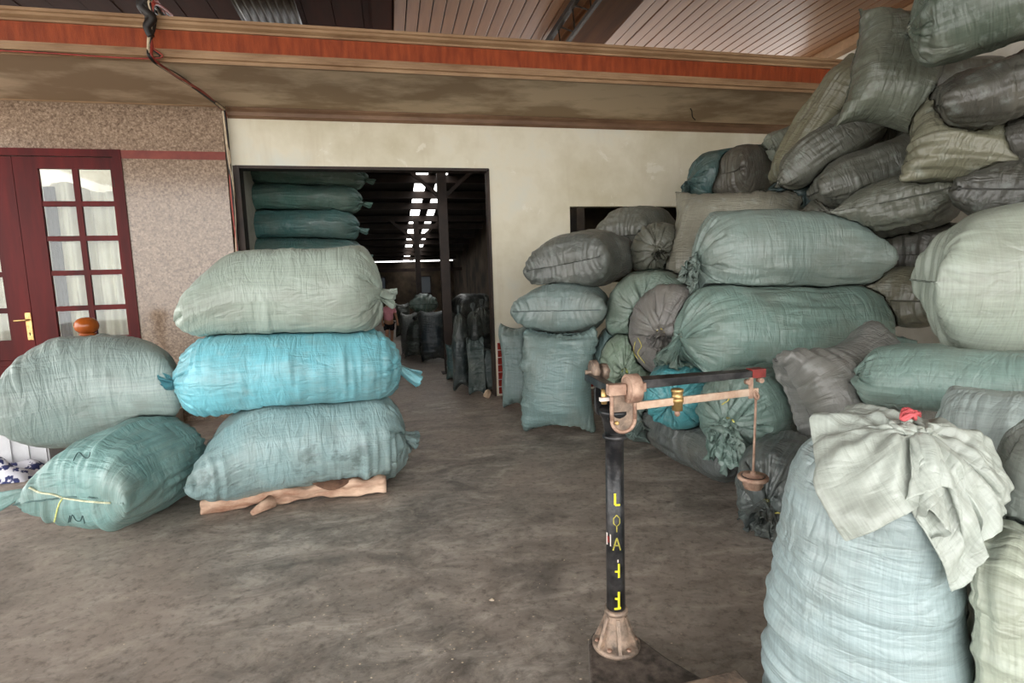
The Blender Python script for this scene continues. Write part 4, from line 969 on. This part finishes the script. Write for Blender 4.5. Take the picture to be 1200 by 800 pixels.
# fork: two arched plates carrying the knife edges
def arch_plate(y, w, z0, z1, th, name, mat, x0=0.0):
    pts = []; r = w/2
    for k in range(13):
        a = pi + pi*k/12; pts.append((x0 + r*cos(a), z0 + r + r*sin(a)))
    pts += [(x0 + r, z1), (x0 - r, z1)]
    n = len(pts); mb = MB().add([(x, y, z) for x, z in pts] + [(x, y+th, z) for x, z in pts], [tuple(range(n)), tuple(range(n, 2*n))[::-1]] + [(i, (i+1) % n, n+(i+1) % n, n+i) for i in range(n)])
    return sp(mb, name, mat, bevel=0.002), pts
pf, pts = arch_plate(-0.046, 0.082, 0.888, 1.014, 0.012, 'fork_plate', M['worn_iron'], 0.012)
sp(MB().tube([(x*0.98, -0.048, z) for x, z in pts[:13]] , 0.0065, 6).tube([(pts[12][0]*0.98, -0.048, pts[12][1]), (pts[13][0]*0.98, -0.048, pts[13][1])], 0.0065, 6).tube([(pts[0][0]*0.98, -0.048, pts[0][1]), (pts[14][0]*0.98, -0.048, pts[14][1])], 0.0065, 6), 'plate_rim', M['rust'], pf)
arch_plate(0.05, 0.07, 0.915, 1.02, 0.012, 'fork_plate', M['cast_iron'], -0.012)
sp(MB().box((-0.035, -0.036, 0.93), (0.035, 0.052, 0.95)), 'fork_bridge', M['cast_iron'])
sp(MB().lathe([(0.004, -0.06), (0.007, -0.058), (0.007, -0.05)], 8, (-0.018, -0.01, 0.925), 'y'), 'screw', M['brass'])
sp(MB().lathe([(0.010, -0.055), (0.010, -0.005)], 10, (-0.043, -0.02, 1.035), 'z'), 'adjuster', M['brass'])
sp(MB().bar((-0.062, -0.03, 0.998), (-0.028, -0.03, 0.998), 0.012, 0.012), 'adjuster_pin', M['sticker'])
# U-shaped upper frame: side arm running back, front block, black upper bar
ub = MB().bar((-0.028, -0.055, 1.034), (-0.028, 0.16, 1.04), 0.034, 0.028)
sp(ub, 'side_arm', M['cast_iron'], bevel=0.003)
sp(MB().box((-0.047, -0.075, 1.016), (0.012, -0.045, 1.052)), 'front_block', M['rust'], bevel=0.003)
sp(MB().box((0.06, -0.06, 1.018), (0.088, -0.02, 1.048)), 'front_block', M['rust'], bevel=0.003)
bar = MB().add([(0.085, -0.018, 1.018), (0.085, 0.022, 1.018), (0.585, 0.055, 1.020), (0.585, 0.025, 1.020), (0.085, -0.018, 1.048), (0.085, 0.022, 1.056), (0.585, 0.055, 1.046), (0.585, 0.025, 1.042)], [(3,2,1,0),(4,5,6,7),(0,1,5,4),(1,2,6,5),(2,3,7,6),(3,0,4,7)])
bb_ = sp(bar, 'upper_bar', M['cast_iron'], bevel=0.003)
sp(MB().box((0.535, 0.019, 1.0175), (0.588, 0.058, 1.0485)), 'red_bar_end', M['red_paint'], bb_)
def disc(x, y, z, r, t_, mat, name):
    return sp(MB().lathe([(0.006, -t_/2), (r*0.8, -t_/2), (r*0.82, -t_*0.35), (r*0.9, -t_*0.35), (r*0.92, -t_/2), (r, -t_*0.46), (r, t_*0.46), (r*0.92, t_/2), (r*0.9, t_*0.35), (r*0.82, t_*0.35), (r*0.8, t_/2), (0.006, t_/2)], 32, (x, y, z), 'x'), name, mat)
disc(0.036, -0.062, 1.034, 0.047, 0.04, M['rust'], 'counterweight_wheel')
disc(-0.02, 0.13, 1.066, 0.036, 0.02, M['worn_iron'], 'counterweight_wheel')
disc(0.018, 0.135, 1.058, 0.029, 0.024, M['worn_iron'], 'counterweight_wheel')
sp(MB().lathe([(0.008, -0.06), (0.008, 0.03)], 10, (0.01, 0.133, 1.060), 'x'), 'axle', M['worn_iron'])
sp(MB().lathe([(0.009, -0.05), (0.009, 0.03)], 10, (0.036, -0.062, 1.034), 'x'), 'axle', M['worn_iron'])
# graduated beam with sliding poise
gb = sp(MB().bar((0.062, -0.035, 0.968), (0.565, 0.03, 0.966), 0.010, 0.026), 'graduated_beam', M['steel_bar'], bevel=0.002)
ps = sp(MB().lathe([(0.018, -0.036), (0.018, -0.008), (0.021, -0.007), (0.021, 0.006), (0.018, 0.007), (0.018, 0.026), (0.021, 0.028), (0.021, 0.036), (0.017, 0.038)], 20, (0.222, -0.015, 0.972)), 'sliding_poise', M['brass'])
sp(MB().lathe([(0.005, -0.058), (0.009, -0.052), (0.009, -0.042), (0.005, -0.036)], 12, (0.222, -0.015, 0.972)), 'poise_knob', M['rust'], ps)
st_ = sp(MB().bar((0.53, 0.022, 1.02), (0.53, 0.022, 0.945), 0.014, 0.008, (0, 1, 0)).lathe([(0.010, -0.012), (0.010, 0.012)], 12, (0.518, 0.02, 1.005), 'y').lathe([(0.009, -0.012), (0.009, 0.012)], 12, (0.568, 0.024, 1.008), 'y'), 'stirrup', M['rust'])
sp(MB().tube(spline([(0.548, 0.026, 0.972), (0.56, 0.02, 0.955), (0.553, 0.015, 0.942), (0.543, 0.018, 0.95), (0.545, 0.024, 0.968)], 6), 0.0045, 6), 'hook', M['rust'])
rod = sp(MB().tube([(0.549, 0.018, 0.955), (0.546, 0.017, 0.80), (0.543, 0.016, 0.655)], 0.0042, 8), 'hanging_rod', M['rust'])
wt = sp(MB().lathe([(0.004, 0.075), (0.010, 0.074), (0.010, 0.066), (0.034, 0.064), (0.036, 0.058), (0.040, 0.058), (0.050, 0.060), (0.053, 0.055), (0.053, 0.047), (0.047, 0.042), (0.036, 0.040), (0.035, 0.022), (0.030, 0.020), (0.030, 0.012), (0.01, 0.010)], 36, (0.543, 0.016, 0.600)), 'hanging_weight', M['rust'])
sp(MB().lathe([(0.0375, 0.0), (0.0405, 0.0), (0.0405, 0.0022), (0.0375, 0.0022)], 36, (0.543, 0.016, 0.6575), cap=False), 'weight_groove', M['cast_iron'], wt)

# ================================================================ split log under the stack
rng = np.random.default_rng(3); m_, n_ = 60, 26; P = np.zeros((m_, n_, 3)); nz = fnoise((m_, n_), 0.018, 0.012, 0.06, 0.04, rng); nz2 = fnoise((m_, n_), 0.018, 0.012, 0.25, 0.05, rng)
LA, LB = Vector((-1.21, 3.53, 0.0)), Vector((-0.10, 3.60, 0.0))
for i in range(m_):
    f_ = i/(m_-1); rr = 0.044 + 0.012*f_ + 0.007*sin(f_*17) + 0.004*sin(f_*41)
    for j in range(n_):
        a = 2*pi*j/n_; sq = 1/max(abs(cos(a)), abs(sin(a)))**0.35
        r_ = rr*(0.86*sq + 0.15*nz[i, j] + 0.13*nz2[i, j])
        P[i, j] = (LA.x + (LB.x-LA.x)*f_, LA.y + (LB.y-LA.y)*f_ + 0.05 + 0.02*sin(f_*5) + r_*cos(a)*1.25, max(0.002, 0.052 + 0.006*f_ + r_*sin(a)))
lm = MB().add(P.reshape(-1, 3).tolist(), [(i*n_+j, i*n_+(j+1) % n_, (i+1)*n_+(j+1) % n_, (i+1)*n_+j) for i in range(m_-1) for j in range(n_)] + [tuple(range(n_)), tuple((m_-1)*n_+j for j in range(n_))[::-1]], True)
lg = lm.build('split_log', M['wood_log'], origin=((LA.x+LB.x)/2, 3.6, 0)); tag(lg, 'rough split log lying on the floor under the left sack stack', 'log')
lo = Vector(lg.location)
q = MB().tube([Vector((-0.80, 3.55, 0.05))-lo, Vector((-0.855, 3.50, 0.035))-lo, Vector((-0.90, 3.455, 0.022))-lo], [0.045, 0.030, 0.016], 9).build('branch_stub', M['wood_log'], lg)
bk = MB(); vs_ = []
for i in range(14):
    for j in range(8):
        f_ = i/13; g_ = j/7; x = -0.58 + 0.30*f_; k_ = (x-LA.x)/(LB.x-LA.x); rr = 0.0615 + 0.007*sin(f_*pi)*sin(g_*pi) + 0.003*sin(i*2.1+j)
        a = radians(70 + 90*g_*sin(f_*pi*0.9+0.2)); vs_.append(Vector((x, LA.y+(LB.y-LA.y)*k_+0.05+0.02*sin(k_*5)+rr*cos(a)*1.2, 0.056+rr*sin(a))) - lo)
bk.add(vs_, [(i*8+j, i*8+j+1, (i+1)*8+j+1, (i+1)*8+j) for i in range(13) for j in range(7)], True)
o = bk.build('bark_patch', M['bark'], lg); o.modifiers.new('s', 'SOLIDIFY').thickness = 0.006; o['label'] = 'dark brown bark patch'

# ================================================================ turned newel post, crate, printed cloth by the door
nw = empty('newel_post', (-2.62, 5.47, 0)); nw.scale = (1, 1, 1.06); tag(nw, 'orange varnished turned post with a ball finial in front of the dark red door', 'post')
MB().lathe([(0.055, 0.0), (0.055, 0.25), (0.04, 0.28), (0.05, 0.36), (0.052, 0.6), (0.035, 0.80), (0.05, 0.83), (0.05, 0.85), (0.03, 0.87)], 24).build('shaft', M['turned_wood'], nw)
MB().lathe([(0.03, 0.865), (0.066, 0.875), (0.072, 0.895), (0.068, 0.915), (0.044, 0.93), (0.04, 0.945), (0.062, 0.955), (0.066, 0.962), (0.06, 0.968), (0.055, 0.972)], 24).build('collar', M['turned_wood'], nw)
MB().lathe([(0.02, 0.968), (0.06, 0.975), (0.084, 0.998), (0.092, 1.028), (0.086, 1.058), (0.062, 1.085), (0.03, 1.098), (0.002, 1.1)], 28).build('finial', M['turned_wood'], nw)
cr = empty('plastic_crate', (-3.25, 5.25, 0)); tag(cr, 'pale grey plastic crate on the floor behind the leftmost sacks', 'crate')
MB().box((-0.5, -0.28, 0.0), (0.5, 0.28, 0.02)).build('bottom', M['crate'], cr)
for (a, b) in (((-0.5, -0.28, 0.02), (0.5, -0.265, 0.5)), ((-0.5, 0.265, 0.02), (0.5, 0.28, 0.5)), ((-0.5, -0.265, 0.02), (-0.485, 0.265, 0.5)), ((0.485, -0.265, 0.02), (0.5, 0.265, 0.5))):
    MB().box(a, b).build('side_panel', M['crate'], cr)
for k in range(9):
    x = -0.48 + k*0.12; MB().box((x-0.008, -0.292, 0.02), (x+0.008, -0.28, 0.5)).build('rib', M['crate'], cr)
MB().box((-0.515, -0.3, 0.5), (0.515, 0.3, 0.525)).build('rim', M['crate'], cr)
pc_ = MB(); vs_ = []; rng = np.random.default_rng(9); nz = fnoise((24, 24), 0.03, 0.03, 0.15, 0.15, rng)
for i in range(24):
    for j in range(24):
        x, y = (i/23-0.5)*0.5, (j/23-0.5)*0.36; e = max(0, 1-(abs(x)/0.25)**4)*max(0, 1-(abs(y)/0.18)**4)
        vs_.append((x, y, 0.004 + e*(0.10 + 0.03*nz[i, j])))
pc_.add(vs_, [(i*24+j, i*24+j+1, (i+1)*24+j+1, (i+1)*24+j) for i in range(23) for j in range(23)], True)
o = pc_.build('printed_cloth', M['print']); o.location = (-2.98, 4.78, 0); tag(o, 'crumpled white cloth with dark blue print on the floor at far left', 'cloth')
dk = MB().lathe([(0.01, 0.0), (0.05, 0.01), (0.06, 0.05), (0.045, 0.09), (0.02, 0.10), (0.012, 0.13)], 14).build('clay_pot', M['bark']); dk.location = (-2.62, 4.86, 0.0)
dk.name = 'small_jar'; tag(dk, 'small dark brown jar on the floor beside the pale crate', 'jar')

# ================================================================ cables along the beam
cb = empty('cable_bundle', (-1.70, 5.0, 3.2)); tag(cb, 'bundle of black, red and white cables crossing the beam and running down the wall corner', 'cables')
rng = random.Random(4); base = Vector(cb.location)
for k in range(9):
    j = lambda s: Vector((rng.uniform(-s, s), rng.uniform(-s, s)*0.4, rng.uniform(-s, s)*0.6))
    pts = [Vector((-1.69, 5.3, 3.62))+j(0.05), Vector((-1.69, 4.96, 3.58))+j(0.05), Vector((-1.70, 4.965, 3.44))+j(0.035), Vector((-1.715, 4.97, 3.28))+j(0.02), Vector((-1.71, 4.975, 3.175))+j(0.015)]
    if k < 7:
        pts += [Vector((-1.66, 5.35, 3.175))+j(0.012), Vector((-1.60, 5.75, 3.17))+j(0.02), Vector((-1.545, 6.15, 3.165))+j(0.012), Vector((-1.54, 6.215, 3.12))+j(0.01), Vector((-1.535, 6.225, 2.7))+j(0.014), Vector((-1.53, 6.225, 2.3))+j(0.014), Vector((-1.53, 6.225, 1.7))+j(0.014)]
    else: pts += [Vector((-2.6, 4.985, 3.185))+j(0.004), Vector((-4.2, 4.985, 3.185))+j(0.004)]
    m = [M['cable_black'], M['cable_red'], M['cable_white'], M['cable_black'], M['cable_red'], M['cable_black'], M['cable_white'], M['cable_red'], M['cable_black']][k]
    MB().tube([p - base for p in spline(pts, 8)], 0.012 if k < 7 else 0.006, 6).build('cable', m, cb)
MB().tube([p - base for p in spline([(-1.69, 4.955, 3.64), (-1.74, 4.95, 3.55), (-1.68, 4.95, 3.47), (-1.72, 4.952, 3.4), (-1.70, 4.955, 3.33)], 8)], [0.045 - 0.0006*i for i in range(33)], 8).build('tape_wrap', M['cable_black'], cb)
hk = MB().tube(spline([(3.35, 5.72, 3.195), (3.38, 5.74, 3.17), (3.40, 5.76, 3.12), (3.44, 5.77, 3.09)], 6), 0.006, 6).build('loose_wire', M['cable_black']); tag(hk, 'short bent wire hanging from the soffit near the heap', 'wire')

# ================================================================ loose chips on the floor
rng = random.Random(12)
def chip(mb, x, y, r):
    n = 6; h = r*0.5; a0 = rng.uniform(0, 6)
    ring = [(x + r*rng.uniform(0.6, 1.2)*cos(a0+2*pi*k/n), y + r*rng.uniform(0.5, 1.0)*sin(a0+2*pi*k/n), 0.001) for k in range(n)]
    mb.add(ring + [(x, y, h)], [(k, (k+1) % n, n) for k in range(n)])
dm_ = MB()
for k in range(420):
    if rng.random() < 0.6: x, y = rng.gauss(0.15, 0.5), rng.gauss(1.75, 0.45)
    else: x, y = rng.uniform(-1.6, 1.3), rng.uniform(1.0, 3.2)
    chip(dm_, x, y, rng.uniform(0.002, 0.006))
tag(dm_.build('floor_chips', M['chip']), 'tiny pale chips and grit scattered over the concrete floor', 'grit', kind='stuff')
for (x, y, r, lab) in ((0.01, 1.68, 0.014, 'largest pale stone chip on the floor left of the scale'), (0.36, 2.22, 0.016, 'flat grey chip on the floor halfway to the left sacks'), (-0.85, 1.85, 0.012, 'lone pale chip on the bare floor at lower left')):
    m = MB(); chip(m, 0, 0, r); o = m.build('stone_chip', M['chip']); o.location = (x, y, 0); tag(o, lab, 'stone chip')
o = MB().lathe([(0.05, 0), (0.058, 0.02), (0.05, 0.06), (0.02, 0.075)], 10).build('stone', M['stone']); o.location = (1.02, 6.2, 0); o.scale = (0.8, 0.6, 1.3); o.rotation_euler = (0, 0.5, 0.4); o.location.z = 0.012
tag(o, 'pale broken stone at the foot of the right door jamb', 'stone')

# ================================================================ small person inside the warehouse, seen from behind
def skin_mesh(name, verts, edges, radii, mat, parent=None, sub=2, root=0):
    me = bpy.data.meshes.new(name); me.from_pydata(verts, edges, []); me.materials.append(mat)
    o = bpy.data.objects.new(name, me); COL.objects.link(o)
    if parent: o.parent = parent
    o.modifiers.new('skin', 'SKIN'); me.skin_vertices[0].data[root].use_root = True
    for i, r in enumerate(radii):
        me.skin_vertices[0].data[i].radius = r if isinstance(r, tuple) else (r, r)
    o.modifiers['skin'].use_smooth_shade = True
    s = o.modifiers.new('sub', 'SUBSURF'); s.levels = sub; s.render_levels = sub
    return o
pv = [(0, 0, 0.52), (0, 0.0, 0.66), (0, 0.01, 0.80), (0, 0, 0.87), (0, -0.01, 0.92), (0, -0.02, 1.01), (0, -0.01, 1.07)]; pe = [(0, 1), (1, 2), (2, 3), (3, 4), (4, 5), (5, 6)]; pr2 = [(0.10, 0.075), (0.09, 0.065), (0.10, 0.065), 0.035, 0.045, (0.068, 0.08), 0.05]
def chain(start, pts, rad):
    i0 = start
    for p, r in zip(pts, rad):
        pv.append(p); pr2.append(r); pe.append((i0, len(pv)-1)); i0 = len(pv)-1
    return i0
for s in (-1, 1):
    chain(0, [(0.055*s, 0, 0.47), (0.062*s, -0.01 + 0.03*s, 0.27), (0.062*s, 0.015 + 0.05*s, 0.06), (0.066*s, -0.07 + 0.05*s, 0.022)], [0.06, 0.042, 0.026, 0.022])
    w = chain(2, [(0.115*s, 0.0, 0.80), (0.16*s, -0.03, 0.64), (0.165*s, -0.10, 0.52), (0.165*s, -0.125, 0.485)], [0.036, 0.027, 0.02, 0.018])
    for f_ in range(4): chain(w, [(0.145*s+0.013*f_*s, -0.14, 0.455), (0.145*s+0.013*f_*s, -0.145, 0.43 - 0.004*(f_ in (1, 2)))], [0.0065, 0.005])
    chain(w, [(0.14*s, -0.135, 0.475), (0.133*s, -0.15, 0.455)], [0.007, 0.005])
person = skin_mesh('person', pv, pe, pr2, M['skin']); person.location = (-0.08, 12.25, 0); person.rotation_euler = (0, 0, 0.25)
tag(person, 'small person in a pink top and dark shorts standing inside the warehouse', 'person')
skin_mesh('pink_top', [(0, 0, 0.50), (0, 0.0, 0.66), (0, 0.01, 0.80), (0, 0, 0.855), (-0.12, 0, 0.79), (-0.155, -0.018, 0.69), (0.12, 0, 0.79), (0.155, -0.018, 0.69)], [(0, 1), (1, 2), (2, 3), (2, 4), (4, 5), (2, 6), (6, 7)], [(0.125, 0.095), (0.11, 0.08), (0.115, 0.078), 0.045, 0.05, 0.042, 0.05, 0.042], M['pink'], person)
skin_mesh('shorts', [(0, 0, 0.53), (-0.06, 0, 0.46), (-0.066, -0.022, 0.31), (0.06, 0, 0.46), (0.066, 0.0, 0.31)], [(0, 1), (1, 2), (0, 3), (3, 4)], [(0.115, 0.09), 0.072, 0.06, 0.072, 0.06], M['black_cloth'], person)
skin_mesh('hair', [(0, -0.01, 1.075), (0, 0.035, 1.02), (0, 0.065, 0.90), (0, 0.075, 0.76)], [(0, 1), (1, 2), (2, 3)], [(0.06, 0.065), (0.08, 0.05), (0.06, 0.03), (0.03, 0.015)], M['hair'], person)
hd = person
for (x, z, r) in ((-0.028, 1.005, 0.009), (0.028, 1.005, 0.009)):
    MB().lathe([(0.002, -0.095), (r, -0.09), (r, -0.084)], 8, (x, 0, z), 'y').build('eye', M['hair'], person)
MB().tube([(0, -0.088, 1.005), (0, -0.105, 0.98), (0, -0.095, 0.972)], [0.006, 0.011, 0.008], 6).build('nose', M['skin'], person)
MB().tube([(-0.02, -0.086, 0.952), (0, -0.092, 0.950), (0.02, -0.086, 0.952)], 0.006, 6).build('mouth', M['red_paint'], person)
for s in (-1, 1): MB().tube([(0.066*s, -0.01, 1.02), (0.078*s, 0, 1.005), (0.068*s, -0.005, 0.98)], 0.01, 6).build('ear', M['skin'], person)
